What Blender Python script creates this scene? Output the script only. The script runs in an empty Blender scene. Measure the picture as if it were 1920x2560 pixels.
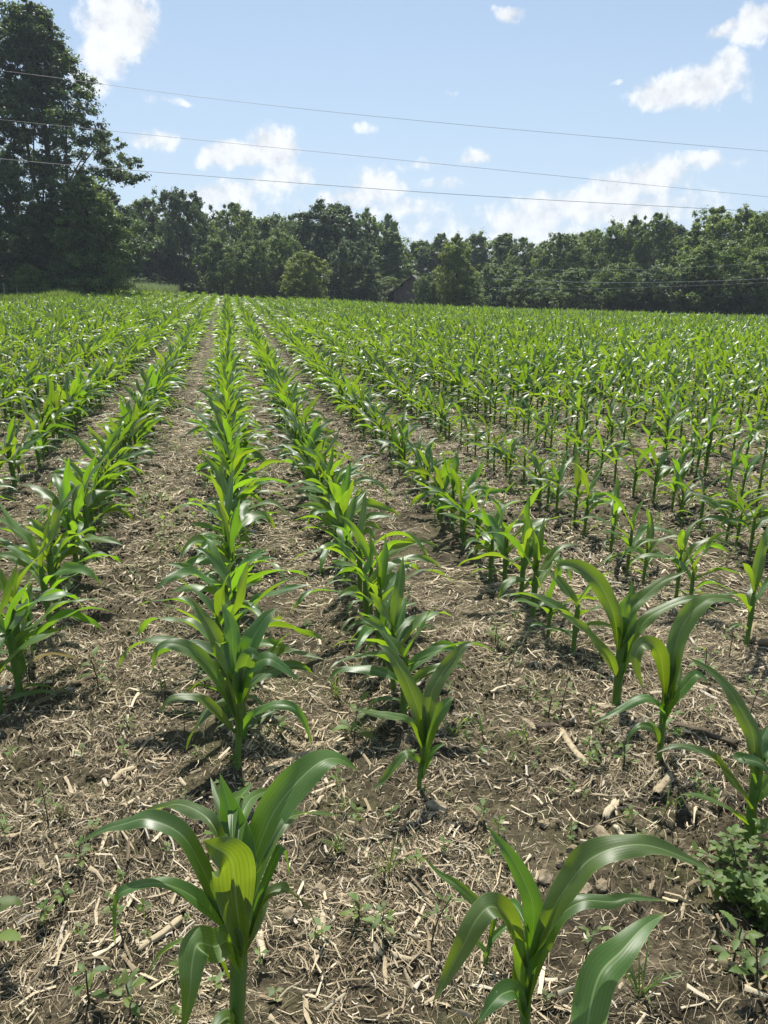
import bpy, math, numpy as np
from mathutils import Vector
PI = math.pi
sc = bpy.context.scene
COL = sc.collection
# ---------------------------------------------------------------- camera
FPX = 1800.0; PITCH = math.radians(17.9); YAW = math.radians(11.74); CAMH = 1.47
cam = bpy.data.cameras.new('camera'); co = bpy.data.objects.new('camera', cam); COL.objects.link(co)
cam.sensor_fit = 'VERTICAL'; cam.sensor_height = 36; cam.lens = 36*FPX/2560
cam.clip_start = 0.05; cam.clip_end = 3000
co.location = (0, 0, CAMH); co.rotation_euler = (PI/2-PITCH, 0, -YAW)
sc.camera = co
sc.view_settings.view_transform = 'Standard'; sc.view_settings.look = 'None'
sc.view_settings.exposure = 0.60; sc.view_settings.gamma = 1
sc.cycles.max_bounces = 6; sc.cycles.diffuse_bounces = 3; sc.cycles.transmission_bounces = 3
sc.cycles.transparent_max_bounces = 4; sc.cycles.use_denoising = True
sc.cycles.sample_clamp_indirect = 4
# pixel of the 1920x2560 photograph -> azimuth / elevation / ground point (used to survey the place)
cR = np.array([math.cos(YAW), -math.sin(YAW), 0])
cU = np.array([math.sin(YAW)*math.sin(PITCH), math.cos(YAW)*math.sin(PITCH), math.cos(PITCH)])
cF = np.array([math.sin(YAW)*math.cos(PITCH), math.cos(YAW)*math.cos(PITCH), -math.sin(PITCH)])
HD = np.array([math.sin(YAW), math.cos(YAW)])
def azel(px, py):
    d = cR*(px-960)+cU*(1280-py)+cF*FPX
    return math.atan2(d[0], d[1]), math.atan2(d[2], math.hypot(d[0], d[1]))
def gnd(px, py):
    d = cR*(px-960)+cU*(1280-py)+cF*FPX
    t = -CAMH/d[2]; return d[0]*t, d[1]*t
def at(px, r):
    a = azel(px, 700)[0]; return math.sin(a)*r, math.cos(a)*r
# ---------------------------------------------------------------- sun and sky
SUN_EL = math.radians(60); SUN_AZ = math.radians(5)      # azimuth from +Y towards +X
sl = bpy.data.lights.new('sun', 'SUN'); sl.energy = 5.0; sl.angle = math.radians(0.5); sl.color = (1, .95, .87)
so = bpy.data.objects.new('sun', sl); COL.objects.link(so)
sd = Vector((math.sin(SUN_AZ)*math.cos(SUN_EL), math.cos(SUN_AZ)*math.cos(SUN_EL), math.sin(SUN_EL)))
so.rotation_euler = sd.to_track_quat('Z', 'Y').to_euler()
W = bpy.data.worlds.new('World'); sc.world = W; W.use_nodes = True
W.cycles.sampling_method = 'MANUAL'; W.cycles.sample_map_resolution = 1024
nt = W.node_tree; N = nt.nodes; Lk = nt.links
bg = N['Background']
def nd(tree, t, **k):
    n = tree.nodes.new(t)
    for a, b in k.items():
        if a == 'inp':
            for i, v in b.items(): n.inputs[i].default_value = v
        else: setattr(n, a, b)
    return n
def mth(tree, op, a, b=None, c=None, clamp=False):
    n = tree.nodes.new('ShaderNodeMath'); n.operation = op; n.use_clamp = clamp
    for i, v in enumerate((a, b, c)):
        if v is None: continue
        if isinstance(v, (int, float)): n.inputs[i].default_value = v
        else: tree.links.new(v, n.inputs[i])
    return n.outputs[0]
sky = nd(nt, 'ShaderNodeTexSky', sky_type='NISHITA', sun_disc=False, sun_elevation=SUN_EL, sun_rotation=SUN_AZ)
sky.air_density = 1.15; sky.dust_density = 1.0; sky.ozone_density = 2.6; sky.altitude = 100
tc = N.new('ShaderNodeTexCoord')
sep = N.new('ShaderNodeSeparateXYZ'); Lk.new(tc.outputs['Generated'], sep.inputs[0])
az = mth(nt, 'ARCTAN2', sep.outputs[0], sep.outputs[1]); el = mth(nt, 'ARCSINE', sep.outputs[2])
def noise(tree, vec, scale, det=6, rough=.6, dist=0, lac=2):
    n = nd(tree, 'ShaderNodeTexNoise', inp={'Scale': scale, 'Detail': det, 'Roughness': rough, 'Distortion': dist, 'Lacunarity': lac})
    if vec is not None: tree.links.new(vec, n.inputs['Vector'])
    return n
nw = noise(nt, tc.outputs['Generated'], 16, 5, .55); nf = noise(nt, tc.outputs['Generated'], 40, 12, .60)
sw = N.new('ShaderNodeSeparateColor'); Lk.new(nw.outputs['Color'], sw.inputs[0])
azw = mth(nt, 'MULTIPLY_ADD', mth(nt, 'SUBTRACT', sw.outputs[0], .5), .05, az)
elw = mth(nt, 'MULTIPLY_ADD', mth(nt, 'SUBTRACT', sw.outputs[1], .5), .035, el)
CLOUDS = [(300,50,100,120,1),(262,150,55,60,.9),(220,215,50,40,.7),(1730,212,150,60,1),(1820,165,60,40,.8),(1640,230,80,45,1),(1890,55,75,60,1),(1800,80,60,28,.8),
 (1285,30,42,22,.9),(690,370,75,60,1.1),(585,392,90,38,1),(720,445,70,48,.9),(550,490,110,34,.8),(640,460,60,25,.6),(1190,393,52,26,.75),(920,315,36,15,.5),
 (940,470,90,55,.85),(880,500,80,35,.8),(1105,462,60,15,.55),(1000,520,120,35,.6),(1500,520,300,50,.85),(1320,560,110,50,.95),(1640,440,110,48,.85),(1760,412,80,28,.75),
 (1560,470,120,45,.85),(375,345,62,28,.7),(430,253,60,11,.4),(1120,225,18,9,.45),(1540,198,16,9,.4),(1050,410,60,14,.4),(1400,600,500,60,.45),(700,560,500,60,.35),(2150,300,120,90,1),(-200,250,150,80,1)]
mask = None
for (x, y, hw, hh, s) in CLOUDS:
    a0, e0 = azel(x, y); a1, _ = azel(x+hw, y); _, e1 = azel(x, y-hh)
    da = mth(nt, 'DIVIDE', mth(nt, 'SUBTRACT', azw, a0), abs(a1-a0)); de = mth(nt, 'DIVIDE', mth(nt, 'SUBTRACT', elw, e0), abs(e1-e0))
    d2 = mth(nt, 'ADD', mth(nt, 'MULTIPLY', da, da), mth(nt, 'MULTIPLY', de, de))
    m = mth(nt, 'MULTIPLY', mth(nt, 'SUBTRACT', 1.42, d2), s)
    mask = m if mask is None else mth(nt, 'MAXIMUM', mask, m)
dens = mth(nt, 'MULTIPLY_ADD', mth(nt, 'SUBTRACT', nf.outputs['Fac'], .5), 3.1, mask)
mr = nd(nt, 'ShaderNodeMapRange', interpolation_type='SMOOTHSTEP', inp={1: .05, 2: 1.12, 3: 0, 4: .95}); Lk.new(dens, mr.inputs[0])
cr = nd(nt, 'ShaderNodeMapRange', inp={1: .36, 2: .60, 3: 7.5, 4: 9.6}); Lk.new(nf.outputs['Fac'], cr.inputs[0])
cc = N.new('ShaderNodeCombineColor')
Lk.new(mth(nt, 'MULTIPLY', cr.outputs[0], .95), cc.inputs[0]); Lk.new(mth(nt, 'MULTIPLY', cr.outputs[0], .98), cc.inputs[1]); Lk.new(mth(nt, 'MULTIPLY', cr.outputs[0], 1.02), cc.inputs[2])
vf = nd(nt, 'ShaderNodeMapRange', interpolation_type='SMOOTHSTEP', inp={1: -.02, 2: .36, 3: .85, 4: .30}); Lk.new(el, vf.inputs[0])   # humid summer air low down
vl = nd(nt, 'ShaderNodeMix', data_type='RGBA'); Lk.new(vf.outputs[0], vl.inputs[0]); Lk.new(sky.outputs[0], vl.inputs[6]); vl.inputs[7].default_value = (5.4, 7.0, 9.0, 1)
mx = nd(nt, 'ShaderNodeMix', data_type='RGBA'); Lk.new(mr.outputs[0], mx.inputs[0]); Lk.new(vl.outputs[2], mx.inputs[6]); Lk.new(cc.outputs[0], mx.inputs[7])
Lk.new(mx.outputs[2], bg.inputs[0]); bg.inputs[1].default_value = 0.074
# ---------------------------------------------------------------- helpers
rng = np.random.default_rng(7)
def hsh(ix, iy, s):
    h = (ix.astype(np.int64)*374761393 + iy.astype(np.int64)*668265263 + s*974634777) & 0xffffffff
    h = ((h ^ (h >> 13))*1274126177) & 0xffffffff
    return ((h ^ (h >> 16)) & 0xffffff)/float(0xffffff)
def vn(x, y, s=0):
    x = np.asarray(x, float); y = np.asarray(y, float)
    ix = np.floor(x); iy = np.floor(y); fx = x-ix; fy = y-iy
    ix = ix.astype(np.int64); iy = iy.astype(np.int64)
    u = fx*fx*(3-2*fx); v = fy*fy*(3-2*fy)
    return (hsh(ix, iy, s)*(1-u)+hsh(ix+1, iy, s)*u)*(1-v)+(hsh(ix, iy+1, s)*(1-u)+hsh(ix+1, iy+1, s)*u)*v
def mk(name, V, F, mat, parent=None, uv=None, rnd=None, smooth=True, fidx=None, mats=None, link=True):
    V = np.asarray(V, np.float32); F = np.asarray(F, np.int32)
    me = bpy.data.meshes.new(name); k = F.shape[1]
    me.vertices.add(len(V)); me.vertices.foreach_set('co', V.ravel())
    me.loops.add(F.size); me.loops.foreach_set('vertex_index', F.ravel())
    me.polygons.add(len(F)); me.polygons.foreach_set('loop_start', np.arange(0, F.size, k, dtype=np.int32))
    if smooth: me.polygons.foreach_set('use_smooth', np.ones(len(F), bool))
    if uv is not None:
        l = me.uv_layers.new(name='UVMap'); l.data.foreach_set('uv', np.asarray(uv, np.float32)[F.ravel()].ravel())
    if rnd is not None:
        a = me.attributes.new('rnd', 'FLOAT', 'FACE'); a.data.foreach_set('value', np.asarray(rnd, np.float32))
    me.update(calc_edges=True)
    for m in (mats or [mat]): me.materials.append(m)
    if fidx is not None: me.polygons.foreach_set('material_index', np.asarray(fidx, np.int32))
    o = bpy.data.objects.new(name, me)
    if link: COL.objects.link(o)
    if parent is not None: o.parent = parent
    return o
def tag(o, label=None, cat=None, group=None, kind=None):
    for k, v in (('label', label), ('category', cat), ('group', group), ('kind', kind)):
        if v: o[k] = v
    return o
def empty(name, loc, rz=0):
    o = bpy.data.objects.new(name, None); COL.objects.link(o); o.location = loc; o.rotation_euler = (0, 0, rz)
    o.empty_display_size = .1
    return o
class G:                                      # collects quad pieces of one mesh
    def __init__(s): s.V = []; s.F = []; s.UV = []; s.R = []; s.M = []; s.n = 0
    def add(s, V, F, uv=None, r=0.5, m=0):
        V = np.asarray(V, float).reshape(-1, 3); F = np.asarray(F, int)
        s.V.append(V); s.F.append(F+s.n); s.n += len(V)
        s.UV.append(np.zeros((len(V), 2)) if uv is None else uv)
        s.R.append(np.full(len(F), r) if np.isscalar(r) else r); s.M.append(np.full(len(F), m))
    def arr(s): return np.vstack(s.V), np.vstack(s.F), np.vstack(s.UV), np.concatenate(s.R), np.concatenate(s.M)
    def build(s, name, mat, parent=None, mats=None, smooth=True):
        V, F, U, R, M = s.arr()
        return mk(name, V, F, mat, parent, U, R, smooth, M if mats else None, mats)
def gridF(nu, nv):                            # nu rows of nv verts
    i = np.arange((nu-1)*(nv-1)); r = i//(nv-1); c = i % (nv-1); a = r*nv+c
    return np.stack([a, a+1, a+nv+1, a+nv], 1)
def spline(P, n):
    P = np.asarray(P, float); m = len(P)
    if m == 2: return P[0]+(P[1]-P[0])*np.linspace(0, 1, n)[:, None]
    Q = np.vstack([2*P[0]-P[1], P, 2*P[-1]-P[-2]])
    t = np.linspace(0, m-1-1e-9, n); i = t.astype(int); f = (t-i)[:, None]
    a, b, c, d = Q[i], Q[i+1], Q[i+2], Q[i+3]
    return .5*((2*b)+(-a+c)*f+(2*a-5*b+4*c-d)*f*f+(-a+3*b-3*c+d)*f**3)
def tube(g, P, rad, ns=6, r=.5, m=0):
    P = np.asarray(P, float); n = len(P); rad = np.broadcast_to(np.asarray(rad, float), (n,))
    T = np.gradient(P, axis=0); T /= np.linalg.norm(T, axis=1)[:, None]+1e-9
    ref = np.array([0, 0, 1.]) if abs(T[:, 2]).mean() < .8 else np.array([1., 0, 0])
    A = np.cross(T, ref); A /= np.linalg.norm(A, axis=1)[:, None]+1e-9; B = np.cross(T, A)
    th = np.linspace(0, 2*PI, ns+1)
    V = P[:, None]+rad[:, None, None]*(np.cos(th)[None, :, None]*A[:, None]+np.sin(th)[None, :, None]*B[:, None])
    u = np.stack(np.meshgrid(th/(2*PI), np.linspace(0, 1, n)), -1).reshape(-1, 2)
    g.add(V, gridF(n, ns+1), u, r, m)
def box(g, c, s, r=.5, m=0, rz=0, tilt=None):
    x, y, z = [v/2 for v in s]
    V = np.array([(-x,-y,-z),(x,-y,-z),(x,y,-z),(-x,y,-z),(-x,-y,z),(x,-y,z),(x,y,z),(-x,y,z)])
    if tilt is not None: V = V@np.array(tilt).T
    cz, sz = math.cos(rz), math.sin(rz)
    V = np.stack([V[:, 0]*cz-V[:, 1]*sz, V[:, 0]*sz+V[:, 1]*cz, V[:, 2]], 1)+np.array(c)
    g.add(V, [(0,3,2,1),(4,5,6,7),(0,1,5,4),(1,2,6,5),(2,3,7,6),(3,0,4,7)], None, r, m)
# ---------------------------------------------------------------- materials
def newmat(name):
    m = bpy.data.materials.new(name); m.use_nodes = True; t = m.node_tree
    t.nodes.clear(); o = t.nodes.new('ShaderNodeOutputMaterial'); return m, t, o
def ramp(t, fac, stops):
    n = t.nodes.new('ShaderNodeValToRGB'); e = n.color_ramp.elements
    while len(e) > 1: e.remove(e[-1])
    e[0].position = stops[0][0]; e[0].color = (*stops[0][1], 1)
    for p, c in stops[1:]:
        x = e.new(p); x.color = (*c, 1)
    t.links.new(fac, n.inputs[0]); return n.outputs[0]
def mixc(t, f, a, b, mode='MIX'):
    n = t.nodes.new('ShaderNodeMix'); n.data_type = 'RGBA'; n.blend_type = mode
    for i, v in ((0, f), (6, a), (7, b)):
        if isinstance(v, (int, float)): n.inputs[i].default_value = v
        elif isinstance(v, tuple): n.inputs[i].default_value = (*v, 1)
        else: t.links.new(v, n.inputs[i])
    return n.outputs[2]
def leafmat(name, top, back, trans, tfac=.38, rough=.4, rib=True, spec=.5, scatter=.25):
    m, t, o = newmat(name); L = t.links.new
    at_ = nd(t, 'ShaderNodeAttribute', attribute_name='rnd'); r = at_.outputs['Fac']
    geo = t.nodes.new('ShaderNodeNewGeometry')
    base = mixc(t, geo.outputs['Backfacing'], top, back)
    v = nd(t, 'ShaderNodeMapRange', inp={1: 0, 2: 1, 3: 1-scatter*1.4, 4: 1+scatter*1.6}); L(r, v.inputs[0])
    hs = nd(t, 'ShaderNodeHueSaturation'); L(base, hs.inputs['Color']); L(v.outputs[0], hs.inputs['Value'])
    hue = nd(t, 'ShaderNodeMapRange', inp={1: 0, 2: 1, 3: .515, 4: .475}); L(mth(t, 'FRACT', mth(t, 'MULTIPLY', r, 7.3)), hue.inputs[0]); L(hue.outputs[0], hs.inputs['Hue'])
    c = hs.outputs[0]; tr = None
    p = nd(t, 'ShaderNodeBsdfPrincipled', inp={'Roughness': rough, 'Specular IOR Level': spec})
    ht = nd(t, 'ShaderNodeHueSaturation'); ht.inputs['Color'].default_value = (*trans, 1); L(v.outputs[0], ht.inputs['Value']); L(hue.outputs[0], ht.inputs['Hue'])
    tcol = ht.outputs[0]
    if rib:
        uv = nd(t, 'ShaderNodeUVMap', uv_map='UVMap'); s = t.nodes.new('ShaderNodeSeparateXYZ'); L(uv.outputs[0], s.inputs[0])
        u = s.outputs[0]
        d = mth(t, 'ABSOLUTE', mth(t, 'SUBTRACT', u, .5))
        mid = mth(t, 'SUBTRACT', 1, mth(t, 'DIVIDE', d, .045), clamp=True)
        vein = mth(t, 'MULTIPLY_ADD', mth(t, 'SINE', mth(t, 'MULTIPLY', u, 150)), .5, .5)
        vein2 = mth(t, 'MULTIPLY_ADD', mth(t, 'SINE', mth(t, 'MULTIPLY', u, 61)), .5, .5)
        nz = noise(t, None, 3, 5, .6); tcx = t.nodes.new('ShaderNodeTexCoord'); L(tcx.outputs['Object'], nz.inputs['Vector']); nz.inputs['Scale'].default_value = 14
        c = mixc(t, mth(t, 'MULTIPLY', vein, .12), c, (.35, .5, .2), 'MULTIPLY')
        c = mixc(t, mth(t, 'MULTIPLY', nz.outputs['Fac'], .45), c, (.55, .75, .35), 'MULTIPLY')
        c = mixc(t, mth(t, 'MULTIPLY', mid, .8), c, (.32, .42, .18))
        edge = mth(t, 'DIVIDE', mth(t, 'SUBTRACT', d, .465), .035, clamp=True); c = mixc(t, mth(t, 'MULTIPLY', edge, .6), c, (.34, .38, .16))
        big = nd(t, 'ShaderNodeMapRange', inp={1: .55, 2: .75, 3: 0, 4: .45}); nb = noise(t, tcx.outputs['Object'], 5, 3, .5); L(nb.outputs['Fac'], big.inputs[0]); c = mixc(t, big.outputs[0], c, (.13, .19, .04))
        tcol = mixc(t, mth(t, 'MULTIPLY', mth(t, 'MULTIPLY', vein, vein2), .6), tcol, (.3, .45, .2), 'MULTIPLY')
        # pale and browned spots and tips
        tip = nd(t, 'ShaderNodeMapRange', inp={1: .93, 2: 1.0, 3: 0, 4: .8}); L(s.outputs[1], tip.inputs[0])
        c = mixc(t, tip.outputs[0], c, (.3, .25, .09))
        n2 = noise(t, tcx.outputs['Object'], 120, 2, .5); sp = nd(t, 'ShaderNodeMapRange', inp={1: .74, 2: .78, 3: 0, 4: .7}); L(n2.outputs['Fac'], sp.inputs[0])
        c = mixc(t, sp.outputs[0], c, (.4, .45, .3))
        b = nd(t, 'ShaderNodeBump', inp={'Strength': .2, 'Distance': .001}); L(mth(t, 'ADD', mth(t, 'MULTIPLY', vein, .5), mth(t, 'MULTIPLY', vein2, .6)), b.inputs['Height']); L(b.outputs[0], p.inputs['Normal'])
        rr = nd(t, 'ShaderNodeMapRange', inp={1: .3, 2: .7, 3: rough-.08, 4: rough+.12}); L(nz.outputs['Fac'], rr.inputs[0]); L(rr.outputs[0], p.inputs['Roughness'])
    L(c, p.inputs['Base Color'])
    tl = t.nodes.new('ShaderNodeBsdfTranslucent'); L(tcol, tl.inputs[0])
    ms = t.nodes.new('ShaderNodeMixShader'); ms.inputs[0].default_value = tfac; L(p.outputs[0], ms.inputs[1]); L(tl.outputs[0], ms.inputs[2]); L(ms.outputs[0], o.inputs[0])
    return m
def simple(name, c1, c2, scale=20, rough=.9, bump=.3, bd=.01, stretch=(1, 1, 1), c3=None, coord='Object'):
    m, t, o = newmat(name); L = t.links.new
    tcx = t.nodes.new('ShaderNodeTexCoord'); mp = t.nodes.new('ShaderNodeMapping'); L(tcx.outputs[coord], mp.inputs[0]); mp.inputs['Scale'].default_value = stretch
    n = noise(t, mp.outputs[0], scale, 8, .65)
    c = ramp(t, n.outputs['Fac'], [(.3, c1), (.68, c2)] if c3 is None else [(.3, c1), (.5, c2), (.7, c3)])
    p = nd(t, 'ShaderNodeBsdfPrincipled', inp={'Roughness': rough, 'Specular IOR Level': .25}); L(c, p.inputs['Base Color'])
    b = nd(t, 'ShaderNodeBump', inp={'Strength': bump, 'Distance': bd}); L(n.outputs['Fac'], b.inputs['Height']); L(b.outputs[0], p.inputs['Normal']); L(p.outputs[0], o.inputs[0])
    return m
M_CORN = leafmat('corn_leaf', (.056, .120, .028), (.066, .138, .026), (.27, .47, .015), .42, .44, spec=.95)
M_FAR = leafmat('corn_leaf_field', (.056, .122, .022), (.064, .134, .022), (.26, .43, .014), .41, .42, rib=False, spec=.95)
M_STALK = simple('corn_stalk', (.06, .13, .02), (.11, .20, .04), 30, .45, .2, .002, (1, 1, .15))
M_DRYLEAF = leafmat('dry_leaf', (.36, .29, .16), (.34, .27, .15), (.4, .3, .12), .25, .7)
M_WEED = leafmat('weed_leaf', (.085, .14, .035), (.09, .145, .04), (.30, .44, .05), .38, .55, rib=False, spec=.4)
M_WSTEM = simple('weed_stem', (.05, .035, .03), (.07, .09, .03), 40, .6)
M_GRASS = leafmat('grass_blade', (.08, .15, .03), (.08, .15, .03), (.3, .42, .06), .35, .5, rib=False)
M_BARK = simple('bark', (.035, .03, .025), (.09, .08, .065), 6, .9, .6, .03, (1, 1, .25))
FOL = {'dark': leafmat('foliage_dark', (.048, .085, .036), (.052, .09, .040), (.13, .22, .035), .30, .52, rib=False, spec=.35, scatter=.35),
 'mid': leafmat('foliage_mid', (.075, .125, .04), (.078, .128, .044), (.25, .38, .05), .33, .52, rib=False, spec=.35, scatter=.35),
 'light': leafmat('foliage_light', (.085, .14, .042), (.09, .142, .046), (.30, .42, .06), .36, .52, rib=False, spec=.35, scatter=.35),
 'yellow': leafmat('foliage_yellow', (.11, .16, .042), (.11, .16, .046), (.36, .46, .06), .38, .52, rib=False, spec=.35, scatter=.3)}
# residue: dry straw, husk and stalk fragments
def residue_mat():
    m, t, o = newmat('dry_residue'); L = t.links.new
    r = nd(t, 'ShaderNodeAttribute', attribute_name='rnd').outputs['Fac']
    c = ramp(t, r, [(0, (.06, .045, .03)), (.22, (.14, .11, .065)), (.42, (.30, .245, .155)), (.68, (.51, .435, .29)), (.93, (.72, .64, .47)), (1, (.52, .48, .40))])
    tcx = t.nodes.new('ShaderNodeTexCoord'); n = noise(t, tcx.outputs['Object'], 90, 6, .7)
    c = mixc(t, mth(t, 'MULTIPLY', n.outputs['Fac'], .7), c, (.45, .38, .3), 'MULTIPLY')
    p = nd(t, 'ShaderNodeBsdfPrincipled', inp={'Roughness': .75, 'Specular IOR Level': .3}); L(c, p.inputs['Base Color'])
    b = nd(t, 'ShaderNodeBump', inp={'Strength': .5, 'Distance': .002}); L(n.outputs['Fac'], b.inputs['Height']); L(b.outputs[0], p.inputs['Normal']); L(p.outputs[0], o.inputs[0])
    return m
M_RES = residue_mat()
def soil_mat():
    m, t, o = newmat('soil'); L = t.links.new
    tcx = t.nodes.new('ShaderNodeTexCoord'); P = tcx.outputs['Object']
    n1 = noise(t, P, 1.6, 6, .6); n2 = noise(t, P, 9, 8, .68); n3 = noise(t, P, 70, 8, .72); n4 = noise(t, P, 3.3, 7, .62, .4); n5 = noise(t, P, 260, 4, .7)
    c = ramp(t, n2.outputs['Fac'], [(.32, (.020, .016, .010)), (.47, (.055, .045, .026)), (.60, (.13, .106, .065)), (.74, (.29, .245, .16))])
    big = nd(t, 'ShaderNodeMapRange', inp={1: .42, 2: .66, 3: 0, 4: .75}); L(n1.outputs['Fac'], big.inputs[0])
    c = mixc(t, big.outputs[0], c, (.12, .10, .06))
    moss = nd(t, 'ShaderNodeMapRange', inp={1: .5, 2: .63, 3: 0, 4: .62}); L(n4.outputs['Fac'], moss.inputs[0])
    c = mixc(t, moss.outputs[0], c, (.075, .078, .028))
    f = nd(t, 'ShaderNodeMapRange', inp={1: .3, 2: .75, 3: .45, 4: 1.7}); L(n3.outputs['Fac'], f.inputs[0])
    h = t.nodes.new('ShaderNodeHueSaturation'); L(c, h.inputs['Color']); L(f.outputs[0], h.inputs['Value'])
    # past the part one can see into, weeds and residue cover the soil
    p = nd(t, 'ShaderNodeBsdfPrincipled', inp={'Roughness': .88, 'Specular IOR Level': .2}); L(h.outputs[0], p.inputs['Base Color'])
    hh = mth(t, 'ADD', mth(t, 'MULTIPLY', n3.outputs['Fac'], .6), mth(t, 'MULTIPLY', n5.outputs['Fac'], .25))
    b = nd(t, 'ShaderNodeBump', inp={'Strength': 1, 'Distance': .02}); L(hh, b.inputs['Height']); L(b.outputs[0], p.inputs['Normal']); L(p.outputs[0], o.inputs[0])
    return m
M_SOIL = soil_mat()
# ---------------------------------------------------------------- the lie of the land
EDGE = [(-900,705,30),(-300,728,38),(0,738,40),(80,733,42),(150,720,44),(172,706,62),(250,714,62),(330,719,62),(460,728,60),(600,738,56),(800,745,54),(1000,757,53),(1200,765,52),(1500,775,50),(1700,783,49),(1920,788,48),(2600,800,46)]
EA = np.array([azel(x, 700)[0] for x, y, r in EDGE]); ER = np.array([r for x, y, r in EDGE], float)
EZ = np.array([CAMH+r*math.tan(azel(x, y)[1])-.50 for x, y, r in EDGE])
CA = math.radians(75)
def terr(x, y):
    x = np.asarray(x, float); y = np.asarray(y, float)
    a = np.arctan2(x, y); r = np.hypot(x, y)
    re = np.interp(a, EA, ER); ze = np.interp(a, EA, EZ)
    w = np.clip((math.radians(110)-np.abs(a))/math.radians(40), 0, 1); w = w*w*(3-2*w)
    s = r/re; k = np.where(s < 1, s**1.7, 1)
    beyond = np.clip((r-re)/40, 0, 1)
    return w*(ze*k - .9*beyond*(3*beyond-2*beyond**2))
def relief(x, y):
    r = np.hypot(x, y); fade = np.clip((14-r)/8, 0, 1)
    n = .020*(vn(x*2.3, y*2.3, 1)-.5)+.028*(vn(x*6, y*6, 2)-.5)
    c = vn(x*15, y*15, 3); n += .022*(np.maximum(c, .45)-.45)+.012*(vn(x*34, y*34, 4)-.5)
    rough = np.clip((vn(x*1.7+9, y*1.7, 8)-.4)*4, 0, 1)
    n += rough*(.045*np.abs(vn(x*21, y*21, 5)-.5)+.022*np.abs(vn(x*52, y*52, 6)-.5))+.004*vn(x*90, y*90, 7)
    return n*(.15+.85*fade)
def gz(x, y): return terr(x, y)+relief(x, y)
rr = np.concatenate([[0, .25], np.geomspace(.5, 14, 520), np.geomspace(14.3, 130, 130), np.geomspace(140, 1500, 25)])
aa = YAW+np.concatenate([np.linspace(-PI, -.72, 60)[:-1], np.linspace(-.72, .72, 420), np.linspace(.72, PI, 60)[1:]])
A_, R_ = np.meshgrid(aa, rr); X_ = np.sin(A_)*R_; Y_ = np.cos(A_)*R_
AW = (A_+PI) % (2*PI)-PI
Vg = np.stack([X_, Y_, gz(X_, Y_)], -1).reshape(-1, 3)
ground = mk('ground', Vg, gridF(len(rr), len(aa))[:, ::-1], M_SOIL); tag(ground, kind='structure')
# ---------------------------------------------------------------- corn
def blade(P, hw, hint, nv=7, ruffle=.12, fold0=.9, fold1=.22, rg=None, base=.45, twist=0):
    """leaf blade round a centre line P (n,3); hint = which way its upper side looks"""
    rg = rg or rng; n = len(P)
    T = np.gradient(P, axis=0); T /= np.linalg.norm(T, axis=1)[:, None]+1e-9
    hint = np.broadcast_to(hint, (n, 3))
    S = np.cross(T, hint); ln = np.linalg.norm(S, axis=1)[:, None]; S = S/(ln+1e-6)
    for i in range(1, n):                      # keep the frame from flipping
        if S[i]@S[i-1] < 0: S[i] = -S[i]
        S[i] = .55*S[i]+.45*S[i-1]; S[i] /= np.linalg.norm(S[i])+1e-9
    if twist:
        tw = twist*np.linspace(0, 1, n)[:, None]**1.5; S = S*np.cos(tw)+np.cross(T, S)*np.sin(tw)
    Nn = np.cross(S, T)
    if (Nn[:n//2]*hint[:n//2]).sum() < 0: Nn = -Nn
    v = np.linspace(0, 1, n); u = np.linspace(-1, 1, nv)
    prof = (base+(1-base)*np.sin(np.clip(v/.42, 0, 1)*PI/2))*np.clip(1-np.clip((v-.42)/.58, 0, 1)**1.9, 0.0, 1)
    prof = np.maximum(prof, .012)
    L = np.linalg.norm(np.diff(P, axis=0), axis=1).sum()
    f = fold0*(1-np.clip(v/.35, 0, 1))**1.3+fold1
    k = L/.075; ph = rg.uniform(0, 6.28, 2); amp = ruffle*np.sin(np.clip(v*1.15, 0, 1)*PI)**.6
    w = hw*prof
    side = np.where(u < 0, 0, 1)
    ruf = np.stack([np.sin(v*k*2+ph[0]+.8*np.sin(v*5+ph[1])), np.sin(v*k*1.8+ph[1]+.9*np.sin(v*6+ph[0]))], 0)[side].T   # n,nv
    au = np.abs(u)[None, :]
    offS = w[:, None]*u[None, :]*np.cos(f)[:, None]
    offN = w[:, None]*(au*np.sin(f)[:, None])+hw*amp[:, None]*ruf*au**2*1.6
    V = P[:, None]+S[:, None]*offS[..., None]+Nn[:, None]*offN[..., None]
    uv = np.stack(np.meshgrid((u+1)/2, v), -1).reshape(-1, 2)
    return V.reshape(-1, 3), gridF(n, nv), uv
def cline(p0, az0, L, e0, droop, drift, n, p=1.4):
    s = np.linspace(0, 1, n); kk = az0*7.3+e0*11; e = e0-droop*s**p+.16*np.sin(s*9+kk)*s; a = az0+drift*s*s+.12*np.sin(s*7+kk*1.7)*s
    d = np.stack([np.cos(e)*np.sin(a), np.cos(e)*np.cos(a), np.sin(e)], 1)*L/(n-1)
    P = np.zeros((n, 3)); P[0] = p0; P[1:] = p0+np.cumsum(.5*(d[1:]+d[:-1]), 0); return P
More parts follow.
